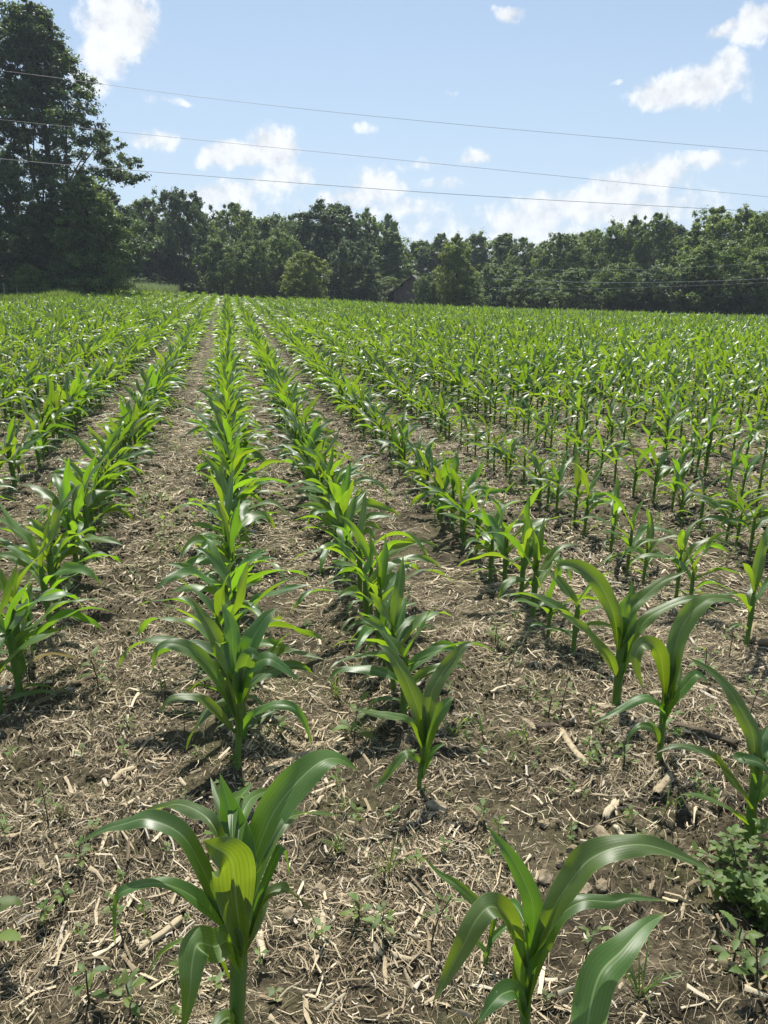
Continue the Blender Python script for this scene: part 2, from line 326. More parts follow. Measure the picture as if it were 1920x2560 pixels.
def corn_parts(H, rg, phi, n=20, nv=5, nleaf=8, ns=6, thin=1.0):
    """parts of one young corn plant, base at the origin: [('stalk'|'leaf'|'dry_leaf', V, F, uv)]"""
    out = []; top = H*.52; lean = rg.normal(0, .03, 2)
    ax = lambda h: np.array([lean[0]*h*h/H, lean[1]*h*h/H, h])
    g = G(); hs = np.linspace(-.02, top, 6); r0 = .0120*thin*(H/.5)
    tube(g, [ax(h) for h in hs], r0*np.array([.95, .95, 1.0, 1.15, 1.1, .75]), ns)
    out.append(('stalk',)+g.arr()[:3])
    for i in range(nleaf):
        t = i/(nleaf-1); a = phi+(i % 2)*PI+rg.normal(0, .35)
        h = H*(.06+.46*t**.85)
        if i < 2: L = H*rg.uniform(.28, .42); e0 = rg.uniform(.5, .9); dr = rg.uniform(1.0, 1.9); w = .011
        elif t < .8: L = H*rg.uniform(.52, .88); e0 = rg.uniform(.75, 1.2); dr = rg.uniform(.8, 2.4); w = .025
        else: L = H*rg.uniform(.45, .72); e0 = rg.uniform(1.1, 1.5); dr = rg.uniform(.1, 1.2); w = .024
        w *= rg.uniform(.8, 1.15)*thin*(H/.5)**.7
        P = cline(ax(h), a, L, e0, dr, rg.normal(0, .5), n)
        out_dir = np.array([math.sin(a), math.cos(a), 0])
        hint = np.array([0, 0, 1.])-.75*out_dir+rg.normal(0, .22, 3)
        V, F, uv = blade(P, w, hint, nv, .34, 1.0 if i > 1 else .6, rg.uniform(.12, .4), rg, twist=rg.normal(0, .75))
        out.append(('dry_leaf' if i == 0 and rg.random() < .25 else 'leaf', V, F, uv))
    return out
ROWX = {0: -.07, 1: .52, 2: 1.27, 3: 2.02, 4: 2.77, 5: 3.50, -1: -.87, -2: -1.62}
for k in range(6, 90): ROWX[k] = 3.50+.755*(k-5)
for k in range(3, 75): ROWX[-k] = -1.62-.755*(k-2)
def size_at(k, y, x):
    s = .50+.10*(vn(x*.55+3, y*.55, 11)-.5)+.05*(vn(x*.13, y*.13, 12)-.5)
    if k in (0,): s += .03
    if k in (-1, -2): s += .01
    if k >= 2 and y < 9: s -= .035*math.exp(-((y-4.6)/2.6)**2)
    if k >= 3 and y < 9: s -= .025*math.exp(-((y-4.6)/2.6)**2)
    return s
START = {0: 2.13, 1: 2.12, 2: 2.42, 3: 2.35, -1: 2.42}
plants = []                                   # (row, x, y, height, u)
prg = np.random.default_rng(21)
for k, x0 in ROWX.items():
    y = START.get(k, 1.2+prg.uniform(0, .2))
    gapw = .168
    if k < 2 and k >= -3: gapw = .150
    if k == 0: gapw = .132
    while y < 64:
        x = x0+prg.normal(0, .022); yy = y+prg.normal(0, .02)
        a = math.atan2(x, yy); r = math.hypot(x, yy)
        if r < np.interp(a, EA, ER)-.5 and r > 1.6 and abs(a-YAW) < .78:
            H = size_at(k, yy, x)*prg.uniform(.84, 1.14)*(.7 if prg.random() < .05 else 1)
            miss = .07 if k >= 2 and yy < 9 else .03
            if prg.random() > miss: plants.append((k, x, yy, H))
        y += gapw*(.82 if k >= 2 and y > 6.5 else 1)*prg.uniform(.75, 1.3)
plants.append((5, 3.62, 4.9, .72)); plants.append((5, 3.7, 5.6, .66))
def inview(x, y, z=.25):
    v = np.array([x, y, z-CAMH]); d = v@cF
    if d < .1: return False
    return abs(v@cR/d*FPX) < 985 and -1310 < v@cU/d*FPX < 1310
pl = sorted(plants, key=lambda p: math.hypot(p[1], p[2])/p[3])
vis = [p for p in pl if inview(p[1], p[2]) or inview(p[1], p[2], .45)][:291]
visset = set(id(p) for p in vis)
ORD = ['first','second','third','fourth','fifth','sixth','seventh','eighth','ninth','tenth','eleventh','twelfth','thirteenth','fourteenth','fifteenth','sixteenth','seventeenth','eighteenth','nineteenth','twentieth']
def ordw(n):
    if n <= 20: return ORD[n-1]
    tens = ['', '', 'twenty', 'thirty', 'forty', 'fifty', 'sixty'][n//10]
    return tens+'-'+ORD[n % 10-1] if n % 10 else {30: 'thirtieth', 40: 'fortieth', 50: 'fiftieth', 60: 'sixtieth'}[n]
def rowname(k):
    if k == 0: return 'central row running straight away'
    return f"{ordw(abs(k))} row {'right' if k > 0 else 'left'} of the central one"
GRP = 'young corn plants growing in long rows'
# hand-shaped plants standing nearest
HEROES = {
 'C1': ([-0.078, 1.073], [0.027, 0.015, 0.329], 0.016, [
  ([(0.046,-0.009,0.37),(0.051,0.018,0.404),(0.071,0.044,0.455),(0.103,0.066,0.511),(0.151,0.085,0.557),(0.199,0.105,0.58),(0.238,0.126,0.564),(0.279,0.146,0.514)],0.0359,0.55),
  ([(0.036,-0.007,0.409),(0.035,0.023,0.442),(0.028,0.055,0.499),(0.008,0.09,0.594)],0.0344,0.85),
  ([(0.028,-0.006,0.277),(0.025,-0.017,0.383),(0.025,-0.029,0.448),(0.025,-0.041,0.505),(0.017,-0.051,0.537),(-0.001,-0.059,0.562),(-0.018,-0.068,0.587)],0.0414,0.95),
  ([(0.011,-0.002,0.298),(-0.014,0.009,0.38),(-0.031,0.018,0.444),(-0.064,0.031,0.519),(-0.121,0.049,0.547),(-0.162,0.063,0.534),(-0.21,0.079,0.511),(-0.271,0.097,0.467)],0.0213,0.3),
  ([(0.021,-0.004,0.463),(-0.008,0.039,0.52),(-0.036,0.082,0.522),(-0.077,0.128,0.508),(-0.116,0.174,0.467),(-0.157,0.22,0.419),(-0.205,0.267,0.335)],0.0181,0.3),
  ([(0.018,-0.004,0.273),(-0.008,-0.006,0.342),(-0.042,-0.006,0.401),(-0.08,-0.005,0.439),(-0.116,-0.005,0.456),(-0.154,-0.005,0.452),(-0.18,-0.006,0.431),(-0.193,-0.011,0.339)],0.0168,0.25),
  ([(0.016,-0.003,0.235),(0.006,-0.025,0.316),(-0.017,-0.044,0.331),(-0.043,-0.063,0.365),(-0.054,-0.084,0.347),(-0.06,-0.107,0.31),(-0.079,-0.127,0.231)],0.0317,0.8),
  ([(-0.002,0,0.197),(-0.034,0.019,0.276),(-0.08,0.041,0.266),(-0.123,0.062,0.223),(-0.151,0.08,0.174),(-0.176,0.098,0.114)],0.0111,0.2),
  ([(0.045,-0.009,0.298),(0.079,0.009,0.404),(0.111,0.028,0.462),(0.121,0.051,0.406),(0.127,0.076,0.307)],0.0112,0.3),
  ([(0.041,-0.009,0.289),(0.074,-0.003,0.377),(0.109,0.002,0.389),(0.127,0.01,0.364),(0.152,0.017,0.323),(0.174,0.025,0.251)],0.0116,0.2),
  ([(0.031,-0.006,0.478),(0.038,0.058,0.502),(0.057,0.121,0.498),(0.08,0.182,0.464),(0.113,0.242,0.424)],0.0152,0.8),
  ([(0.024,-0.005,0.508),(0.029,0.083,0.526),(0.043,0.168,0.478),(0.066,0.252,0.438)],0.0122,0.6),
  ([(0.065,-0.013,0.448),(0.121,0.041,0.502),(0.152,0.101,0.467),(0.191,0.16,0.414),(0.254,0.213,0.351)],0.0123,0.3),
  ([(0.033,-0.007,0.463),(0.01,0.069,0.517),(-0.014,0.146,0.547)],0.0126,0.6),
  ([(0.023,-0.005,0.248),(0.038,0.018,0.282),(0.058,0.039,0.313),(0.071,0.062,0.332),(0.083,0.085,0.349)],0.0226,0.7),
  ([(0.006,-0.001,0.074),(-0.006,-0.026,0.132),(-0.024,-0.049,0.146),(-0.033,-0.075,0.139)],0.0199,0.6),
 ]),
 'D1': ([0.485, 0.962], [0.004, 0.02, 0.22], 0.0105, [
  ([(-0.003,0.001,0.205),(0.006,0.011,0.278),(0.007,0.023,0.34),(-0.009,0.039,0.392),(-0.036,0.056,0.444),(-0.075,0.077,0.497)],0.0214,0.7),
  ([(0.004,-0.001,0.244),(0.027,0.001,0.312),(0.047,0.004,0.365),(0.075,0.005,0.413),(0.103,0.006,0.446),(0.146,0.004,0.466),(0.195,0,0.469),(0.242,-0.003,0.454),(0.303,-0.009,0.421),(0.37,-0.016,0.38)],0.0294,0.45),
  ([(0.001,-0,0.115),(0.013,0.005,0.196),(0.03,0.008,0.265),(0.058,0.01,0.319),(0.102,0.008,0.347),(0.159,0.003,0.339),(0.199,0.002,0.341),(0.285,-0.008,0.324)],0.0179,0.5),
  ([(-0.013,0.003,0.224),(-0.042,-0.006,0.326),(-0.071,-0.014,0.382),(-0.1,-0.023,0.409),(-0.128,-0.032,0.391),(-0.154,-0.041,0.346),(-0.183,-0.049,0.295),(-0.21,-0.059,0.254)],0.0246,0.6),
  ([(-0.007,0.001,0.301),(-0.009,0.063,0.302),(-0.007,0.124,0.248),(0.002,0.183,0.174)],0.0098,0.4),
  ([(-0.005,0.001,0.089),(-0.032,-0.014,0.176),(-0.062,-0.028,0.201),(-0.09,-0.043,0.203),(-0.124,-0.056,0.176)],0.021,0.6),
  ([(0.003,-0.001,0.205),(0.024,0.022,0.261),(0.051,0.044,0.289),(0.086,0.064,0.28)],0.0182,0.8),
  ([(-0.007,0.001,0.175),(-0.023,-0.005,0.265),(-0.04,-0.012,0.314)],0.0189,0.9),
  ([(-0.006,0.001,0.105),(-0.015,0.018,0.167),(-0.016,0.034,0.218)],0.0136,0.9),
 ]),
 'D0': ([0.559, 0.806], [0.003, 0.02, 0.039], 0.0101, [
  ([(-0.006,0.001,0.03),(-0.007,0.042,0.138),(0.013,0.079,0.181),(0.048,0.113,0.226),(0.106,0.141,0.237),(0.167,0.17,0.25),(0.236,0.196,0.247)],0.0365,0.7),
  ([(-0.006,0.001,0.03),(-0.048,0.01,0.124),(-0.096,0.02,0.148),(-0.13,0.027,0.1)],0.0261,0.5),
  ([(-0.008,0.002,0.05),(0.038,0.026,0.099),(0.112,0.045,0.06),(0.198,0.061,-0.052)],0.0281,0.5),
 ]),
 'S1': ([0.468, 1.145], [0.021, 0.016, 0.114], 0.0044, [
  ([(0.009,-0.002,0.092),(0.013,0.008,0.125),(-0.025,0.026,0.169),(-0.06,0.043,0.201),(-0.095,0.061,0.223),(-0.131,0.078,0.266)],0.0114,0.4),
  ([(0.006,-0.001,0.048),(0.02,0.013,0.062),(0.058,0.022,0.083),(0.103,0.03,0.081)],0.008,0.3),
  ([(0.004,-0.001,0.014),(-0.002,0,0.048),(-0.02,0.004,0.07),(-0.037,0.008,0.084)],0.0065,0.3),
  ([(0.011,-0.002,0.125),(0.025,0.005,0.168),(0.04,0.012,0.179)],0.0077,0.6),
 ]),
 'E1': ([1.29, 1.354], [0.007, 0.019, 0.255], 0.0135, [
  ([(-0.001,0,0.219),(-0.005,0.021,0.26),(-0.007,0.042,0.318),(-0.031,0.068,0.376),(-0.057,0.094,0.426),(-0.101,0.123,0.472),(-0.157,0.155,0.506)],0.0243,0.5),
  ([(0.006,-0.001,0.078),(-0.023,0,0.135),(-0.06,0.004,0.191),(-0.105,0.009,0.246),(-0.145,0.013,0.288),(-0.208,0.021,0.322),(-0.252,0.026,0.327),(-0.292,0.03,0.312)],0.0172,0.3),
  ([(-0.002,0,0.176),(-0.049,-0.002,0.271),(-0.081,-0.008,0.289),(-0.044,-0.028,0.289),(-0.026,-0.044,0.274),(-0.006,-0.06,0.225)],0.015,0.4),
  ([(0.004,-0.001,0.046),(-0.042,-0.001,0.091),(-0.087,-0.002,0.135),(-0.141,-0.001,0.17),(-0.188,-0.002,0.191),(-0.232,-0.003,0.199)],0.0135,0.3),
  ([(-0.001,0,0.241),(0.017,0.024,0.285),(0.06,0.042,0.317),(0.13,0.055,0.333)],0.0257,0.6),
  ([(-0.001,0,0.241),(0.012,0.028,0.291),(0.045,0.052,0.325)],0.0213,0.8),
  ([(0.005,-0.001,0.132),(0.022,0.002,0.17),(0.051,0.003,0.196),(0.094,0.001,0.181)],0.0197,0.4),
  ([(0.011,-0.002,0.023),(0.015,-0.02,0.065),(0.035,-0.041,0.089),(0.061,-0.064,0.078)],0.0178,0.4),
 ]),
 'E2': ([1.249, 1.718], [0.005, 0.019, 0.226], 0.0098, [
  ([(0.009,-0.002,0.219),(0.014,0.012,0.287),(0.022,0.026,0.36),(0.039,0.038,0.423),(0.071,0.047,0.471),(0.109,0.054,0.501),(0.15,0.061,0.515),(0.219,0.062,0.503),(0.272,0.066,0.47)],0.0314,0.6),
  ([(-0.01,0.002,0.239),(-0.028,-0.006,0.303),(-0.051,-0.013,0.376),(-0.082,-0.018,0.419),(-0.121,-0.021,0.43),(-0.143,-0.029,0.405),(-0.142,-0.041,0.356),(-0.124,-0.056,0.303)],0.0254,0.7),
  ([(-0.002,0,0.239),(0.01,0.018,0.304),(0.022,0.036,0.369),(0.055,0.05,0.452)],0.0194,0.8),
  ([(-0.004,0.001,0.15),(-0.028,-0.006,0.193),(-0.068,-0.01,0.235),(-0.112,-0.014,0.238),(-0.172,-0.013,0.207),(-0.252,-0.009,0.167)],0.0192,0.4),
  ([(0.001,-0,0.13),(0.014,0.001,0.197),(0.051,-0.002,0.253),(0.078,-0.004,0.289),(0.097,-0.004,0.292),(0.136,-0.008,0.265)],0.0212,0.5),
  ([(-0.004,0.001,0.039),(-0.023,-0.003,0.095),(-0.047,-0.006,0.124),(-0.087,-0.007,0.137),(-0.114,-0.009,0.117),(-0.13,-0.014,0.081)],0.0132,0.4),
  ([(-0.003,0.001,0.18),(0.008,0.009,0.242),(0.006,0.019,0.304),(0.005,0.03,0.331)],0.0232,0.9),
  ([(-0.005,0.001,0.199),(0.028,0.021,0.256),(0.053,0.043,0.284),(0.07,0.067,0.307)],0.0212,0.7),
 ]),
 'E3': ([1.269, 2.025], [0.008, 0.019, 0.303], 0.0162, [
  ([(-0.016,0.003,0.242),(-0.028,0.014,0.336),(-0.056,0.029,0.42),(-0.096,0.046,0.485),(-0.158,0.067,0.533),(-0.217,0.088,0.534),(-0.225,0.098,0.483)],0.0331,0.6),
  ([(-0.003,0.001,0.278),(0.018,0.012,0.377),(0.068,0.017,0.422),(0.133,0.018,0.476),(0.223,0.015,0.509)],0.0273,0.5),
  ([(-0.003,0.001,0.278),(-0.002,0.016,0.377),(0.021,0.026,0.44)],0.0255,0.8),
  ([(0.014,-0.003,0.187),(0.034,0.001,0.265),(0.071,0.002,0.332),(0.118,0.001,0.372),(0.212,-0.01,0.412),(0.295,-0.019,0.412),(0.365,-0.025,0.404)],0.0242,0.4),
  ([(-0.013,0.003,0.132),(-0.051,-0.002,0.213),(-0.119,-0.001,0.3),(-0.184,-0,0.359),(-0.262,0.003,0.413)],0.0251,0.5),
  ([(-0.008,0.002,0.242),(0.031,0.021,0.309),(0.043,0.045,0.403),(0.05,0.071,0.47)],0.0222,0.7),
  ([(-0.001,0,0.095),(0.029,0.011,0.196),(0.065,0.02,0.242),(0.111,0.028,0.27)],0.0175,0.5),
 ]),
 'D2': ([0.472, 1.751], [0.016, 0.017, 0.182], 0.008, [
  ([(0.011,-0.002,0.146),(0.007,0.011,0.223),(-0.018,0.028,0.313),(-0.049,0.047,0.387),(-0.08,0.066,0.437),(-0.11,0.084,0.454)],0.0257,0.6),
  ([(0.015,-0.003,0.177),(0.026,0.012,0.244),(0.042,0.025,0.317),(0.074,0.036,0.364),(0.107,0.046,0.398),(0.144,0.055,0.436),(0.179,0.065,0.442)],0.0262,0.6),
  ([(0.01,-0.002,0.075),(0.022,0.004,0.151),(0.039,0.008,0.21),(0.07,0.01,0.264),(0.088,0.014,0.283),(0.105,0.019,0.292)],0.0221,0.6),
  ([(0.001,-0,0.146),(-0.035,-0.006,0.24),(-0.087,-0.008,0.272),(-0.138,-0.01,0.288),(-0.204,-0.009,0.313)],0.0181,0.4),
  ([(0.002,-0,0.086),(-0.021,-0.008,0.12),(-0.045,-0.015,0.142),(-0.08,-0.02,0.108),(-0.116,-0.025,0.067),(-0.152,-0.03,0.04)],0.0162,0.4),
  ([(0.011,-0.002,0.039),(0.018,0.003,0.08),(0.045,0.004,0.127),(0.087,0.002,0.152)],0.0118,0.4),
  ([(0.011,-0.002,0.157),(0.015,0.017,0.232),(0.011,0.039,0.278),(0.007,0.06,0.315)],0.0211,0.9),
 ]),
 'C2': ([-0.061, 1.95], [0.02, 0.016, 0.262], 0.011, [
  ([(0.022,-0.004,0.242),(0.041,-0.015,0.341),(0.083,-0.03,0.384),(0.117,-0.043,0.395),(0.156,-0.057,0.367),(0.2,-0.072,0.326)],0.0254,0.5),
  ([(0.013,-0.003,0.274),(0.001,0.013,0.346),(-0.028,0.031,0.417),(-0.064,0.052,0.495),(-0.103,0.073,0.563)],0.0274,0.6),
  ([(-0.002,0,0.193),(-0.024,0.002,0.276),(-0.065,0.007,0.365),(-0.115,0.014,0.421),(-0.166,0.021,0.444),(-0.207,0.026,0.425),(-0.226,0.027,0.357)],0.0244,0.5),
  ([(-0.006,0.001,0.127),(-0.037,-0.003,0.192),(-0.081,-0.004,0.247),(-0.118,-0.006,0.277),(-0.179,-0.004,0.276),(-0.223,-0.005,0.223)],0.0192,0.4),
  ([(0.014,-0.003,0.111),(0.045,-0.015,0.18),(0.089,-0.029,0.224),(0.13,-0.042,0.24),(0.177,-0.057,0.231),(0.209,-0.069,0.178),(0.226,-0.078,0.103)],0.0175,0.4),
  ([(0.027,-0.006,0.274),(0.043,0.017,0.37),(0.075,0.035,0.435),(0.113,0.053,0.484),(0.143,0.072,0.502)],0.0317,0.7),
  ([(0.024,-0.005,0.29),(0.01,0.025,0.385),(0.009,0.053,0.464),(-0.015,0.085,0.528)],0.0286,0.8),
  ([(0.022,-0.004,0.242),(0.033,-0.014,0.326),(0.058,-0.026,0.407),(0.09,-0.039,0.396)],0.0311,0.8),
  ([(0.013,-0.003,0.16),(-0.004,-0.004,0.277),(-0.01,-0.008,0.344)],0.0206,0.8),
 ]),
}

HLAB = {'C1': ('large leafy corn plant at the bottom, broad arching leaves, one glowing yellow-green', 0),
 'D1': ('corn plant at the bottom with wide-spread leaves and a brown withered lower leaf', 1),
 'D0': ('corn plant cut off by the bottom edge, one long leaf reaching up beside its neighbour', 1),
 'S1': ('stunted thin corn seedling close behind the plant with the withered leaf', 1),
 'E1': ('corn plant with one very long leaf arching back, above the bushy green weed', 2),
 'E2': ('corn plant with a folded drooping leaf, a hollow stalk piece lying before it', 2),
 'E3': ('tall thick-stalked corn plant just behind the one with a folded drooping leaf', 2),
 'D2': ('upright corn plant first in its row behind the bottom pair, leaves forming a V', 1),
 'C2': ('corn plant that leads the dense central row, right behind the largest plant', 0)}
hero_count = {}
toCam = lambda p: np.array([0, 0, CAMH])-p
for hn, (b, top, rad, leaves) in HEROES.items():
    hrg = np.random.default_rng(abs(hash(hn)) % 1000 if False else sum(map(ord, hn)))
    z0 = float(gz(b[0], b[1])); root = empty('corn_plant', (b[0], b[1], z0)); tag(root, HLAB[hn][0], 'corn plant', GRP)
    hero_count[HLAB[hn][1]] = hero_count.get(HLAB[hn][1], 0)+1
    g = G(); Ps = np.array([[0, 0, -.04], [0, 0, .02], np.array(top)*.35, np.array(top)*.75, np.array(top)])
    tube(g, spline(Ps, 12), rad*np.interp(np.linspace(0, 1, 12), [0, .1, .5, .8, 1], [.8, .85, .95, 1.1, .8]), 12)
    g.build('stalk', M_STALK, root)
    for li, (pts, hw, kf) in enumerate(leaves):
        P = spline(pts, 44); P[:, 2] = np.maximum(P[:, 2], .012)
        tc_ = toCam(P+np.array([b[0], b[1], 0])); tc_ /= np.linalg.norm(tc_, axis=1)[:, None]
        hint = np.array([0, 0, 1.])*(1-kf)+tc_*kf
        V, F, uv = blade(P, hw*.92, hint, 13, .22 if hw > .02 else .3, 1.15, .20, hrg, base=.62)
        mk('leaf', V, F, M_CORN, root, uv, np.full(len(F), hrg.uniform(.25, .75)))
    if hn == 'D1':
        P = spline([(.005, 0, .06), (.03, -.03, .07), (.055, -.06, .03), (.065, -.09, .004)], 20)
        V, F, uv = blade(P, .008, (0, 0, 1), 5, .3, .9, .6, hrg); q = mk('leaf', V, F, M_DRYLEAF, root, uv, np.full(len(F), .5)); q['label'] = 'withered brown hanging leaf'
rown = dict(hero_count)
NPARTS = 95
for i, (k, x, y, H) in enumerate(vis): pass
order = {}
for k in set(p[0] for p in vis):
    for j, p in enumerate(sorted([q for q in vis if q[0] == k], key=lambda q: q[2])):
        order[id(p)] = j+1+hero_count.get(k, 0)
for i, p in enumerate(vis):
    k, x, y, H = p
    rg = np.random.default_rng(1000+i); z0 = float(gz(x, y))
    phi = PI/2+rg.normal(0, .55)
    near = i < NPARTS
    parts = corn_parts(H, rg, phi, 24 if near else 14, 7 if near else 5, int(rg.integers(7, 10)), 8 if near else 6, .82 if (k >= 3 and y < 8) else 1.0)
    siz = 'small corn plant' if H < .41 else 'corn plant'
    lab = f"{siz}, {ordw(order[id(p)])} from the front, {rowname(k)}"
    if H > .62: lab = ('tallest broad-leaved corn plant, rising above its neighbours in the right-hand rows' if H > .7 else 'second tall corn plant just behind the tallest one towards the right')
    tone = float(vn(x*.6, y*.6, 31))*.5+.25
    if near:
        root = empty('corn_plant', (x, y, z0)); tag(root, lab, 'corn plant', GRP)
        for (nm, V, F, uv) in parts:
            m = M_STALK if nm == 'stalk' else M_DRYLEAF if nm == 'dry_leaf' else M_CORN
            q = mk(nm.replace('dry_', ''), V, F, m, root, uv, np.full(len(F), np.clip(tone+rg.normal(0, .14), 0, 1)))
            if nm == 'dry_leaf': q['label'] = 'small dried brown lower leaf'
    else:
        g = G()
        for (nm, V, F, uv) in parts: g.add(V, F, uv, float(np.clip(tone+rg.normal(0, .14), 0, 1)), 1 if nm == 'stalk' else 2 if nm == 'dry_leaf' else 0)
        o = g.build('corn_plant', None, mats=[M_CORN, M_STALK, M_DRYLEAF]); o.location = (x, y, z0); tag(o, lab, 'corn plant', GRP)
# the rest of the field, far past what one could count
def field(name, pts, temps, mat, lab, hs=1):
    Vs, Fs, Us, Rs, Ms = [], [], [], [], []; off = 0
    pts = np.array(pts); ti = prg.integers(0, len(temps), len(pts))
    for j, (V, F, U, R, M) in enumerate(temps):
        q = pts[ti == j]
        if not len(q): continue
        a = prg.normal(0, .5, len(q))+(prg.random(len(q)) < .5)*PI; s = q[:, 2]/.5
        c, sn = np.cos(a)[:, None], np.sin(a)[:, None]
        X = (V[None, :, 0]*c-V[None, :, 1]*sn)*s[:, None]*hs+q[:, 0:1]; Y = (V[None, :, 0]*sn+V[None, :, 1]*c)*s[:, None]*hs+q[:, 1:2]
        Z = V[None, :, 2]*s[:, None]+gz(q[:, 0], q[:, 1])[:, None]
        Vs.append(np.stack([X, Y, Z], -1).reshape(-1, 3))
        Fs.append((F[None]+(np.arange(len(q))*len(V))[:, None, None]+off).reshape(-1, 4)); off += len(q)*len(V)
        Us.append(np.tile(U, (len(q), 1)))
        tone = vn(q[:, 0]*.35, q[:, 1]*.35, 31)*.35+vn(q[:, 0]*.07, q[:, 1]*.07, 33)*.3+.15
        Rs.append(np.clip(np.repeat(tone, len(F))+np.tile(R-.5, len(q))*.5+prg.normal(0, .04, len(q)*len(F)), 0, 1)); Ms.append(np.tile(M, len(q)))
    return [np.vstack(Vs), np.vstack(Fs), np.vstack(Us), np.concatenate(Rs), np.concatenate(Ms)]
def temps(n, seed, na, nv, nl, ns, wf=1.0):
    T = []
    for i in range(n):
        rg = np.random.default_rng(seed+i); g = G()
        for (nm, V, F, uv) in corn_parts(.5, rg, PI/2, na, nv, nl, ns, 1.0):
            if wf != 1 and nm != 'stalk':
                pass
            g.add(V, F, uv, float(rg.uniform(.2, .8)), 1 if nm == 'stalk' else 0)
        T.append(g.arr())
    return T
rest = [p for p in plants if id(p) not in visset]
R1 = [(p[1], p[2], p[3]) for p in rest if math.hypot(p[1], p[2]) < 16]; R2 = [(p[1], p[2], p[3]) for p in rest if 16 <= math.hypot(p[1], p[2]) < 33]
R3 = [(p[1], p[2], p[3]) for p in rest if math.hypot(p[1], p[2]) >= 33]
A1 = field('a', R1, temps(16, 300, 11, 5, 8, 5), None, '', 1.08); A2 = field('b', R2, temps(20, 400, 7, 3, 8, 3), None, '', 1.12); A3 = field('c', R3, temps(20, 500, 5, 3, 7, 3), None, '', 1.25)
offs = 0; parts_ = []
for A in (A1, A2, A3):
    A[1] = A[1]+offs; offs += len(A[0])
V, F, U, Rr, Mm = [np.concatenate([A[i] for A in (A1, A2, A3)]) for i in range(5)]
fc = mk('corn_plants', V, F, None, None, U, Rr, True, Mm, [M_FAR, M_STALK]); tag(fc, 'mass of young corn filling the field back to the trees', 'corn', kind='stuff')
print('plants', len(plants), 'faces', len(F), len(R1), len(R2), len(R3))
# ---------------------------------------------------------------- dry residue, small weeds
def strips(n, rmin, rmax, Lr, Wr, seed, lift=.006, clump=True):
    g_ = np.random.default_rng(seed)
    r = np.sqrt(g_.uniform(rmin**2, rmax**2, n*2)); a = YAW+g_.uniform(-.72, .72, n*2)
    x = np.sin(a)*r; y = np.cos(a)*r
    if clump:
        d = vn(x*2.1, y*2.1, 51)*.55+vn(x*6, y*6, 52)*.45
        keep = g_.random(n*2) < np.clip((d-.26)*2.5, .2, 1); x, y = x[keep][:n], y[keep][:n]
    else: x, y = x[:n], y[:n]
    n = len(x)
    th = vn(x*1.5, y*1.5, 53)*6+g_.normal(0, .9, n); L = Lr[0]*(Lr[1]/Lr[0])**(g_.random(n)**1.6); w = Wr[0]*(Wr[1]/Wr[0])**(g_.random(n)**1.8)
    w = np.minimum(w, L*.3); bend = g_.normal(0, .45, n)*np.clip(.0035/w, .15, 1)
    wj = g_.uniform(.3, 1.15, (3, n)); up = g_.uniform(0, 1, n)**3*lift*3+.0008; pitch = np.abs(g_.normal(0, .12, n)); roll = g_.normal(0, .5, n)
    s = np.array([-.5, 0, .5]); V = np.zeros((n, 3, 3, 3))
    for i, t in enumerate(s):
        aa_ = th+bend*t; cx = x+np.sin(th)*L*t+np.cos(th)*L*bend*(t*t); cy = y+np.cos(th)*L*t-np.sin(th)*L*bend*(t*t)
        cz = gz(cx, cy)+up+pitch*L*(t+.5)*.35+w*.25
        px_, py_ = np.cos(aa_), -np.sin(aa_)
        for j, u in enumerate((-1, 0, 1)):
            V[:, i, j, 0] = cx+px_*w*wj[i]*.5*u*np.cos(roll); V[:, i, j, 1] = cy+py_*w*wj[i]*.5*u*np.cos(roll)
            V[:, i, j, 2] = cz+w*wj[i]*.5*u*np.sin(roll)+(w*.16 if u == 0 else 0)
    F0 = gridF(3, 3); F = (F0[None]+(np.arange(n)*9)[:, None, None]).reshape(-1, 4)
    tone = np.clip(g_.beta(1.5, 1.7, n)*.95+.1*vn(x*3, y*3, 54)+.12*(w > .004), 0, 1)
    return V.reshape(-1, 3), F, np.repeat(tone, 4)
SS = [strips(110000, .75, 3.4, (.008, .07), (.0007, .004), 61), strips(12000, .75, 3.6, (.015, .10), (.003, .013), 62), strips(85000, 3.3, 8, (.02, .12), (.002, .012), 63), strips(45000, 7.5, 20, (.06, .2), (.005, .018), 64)]
off = 0; VV, FF, RR = [], [], []
for V, F, R in SS: VV.append(V); FF.append(F+off); off += len(V); RR.append(R)
res = mk('crop_residue', np.vstack(VV), np.vstack(FF), M_RES, None, None, np.concatenate(RR), False); tag(res, 'dry straw, husks and stalk scraps littering the soil between the rows', 'crop residue', kind='stuff')
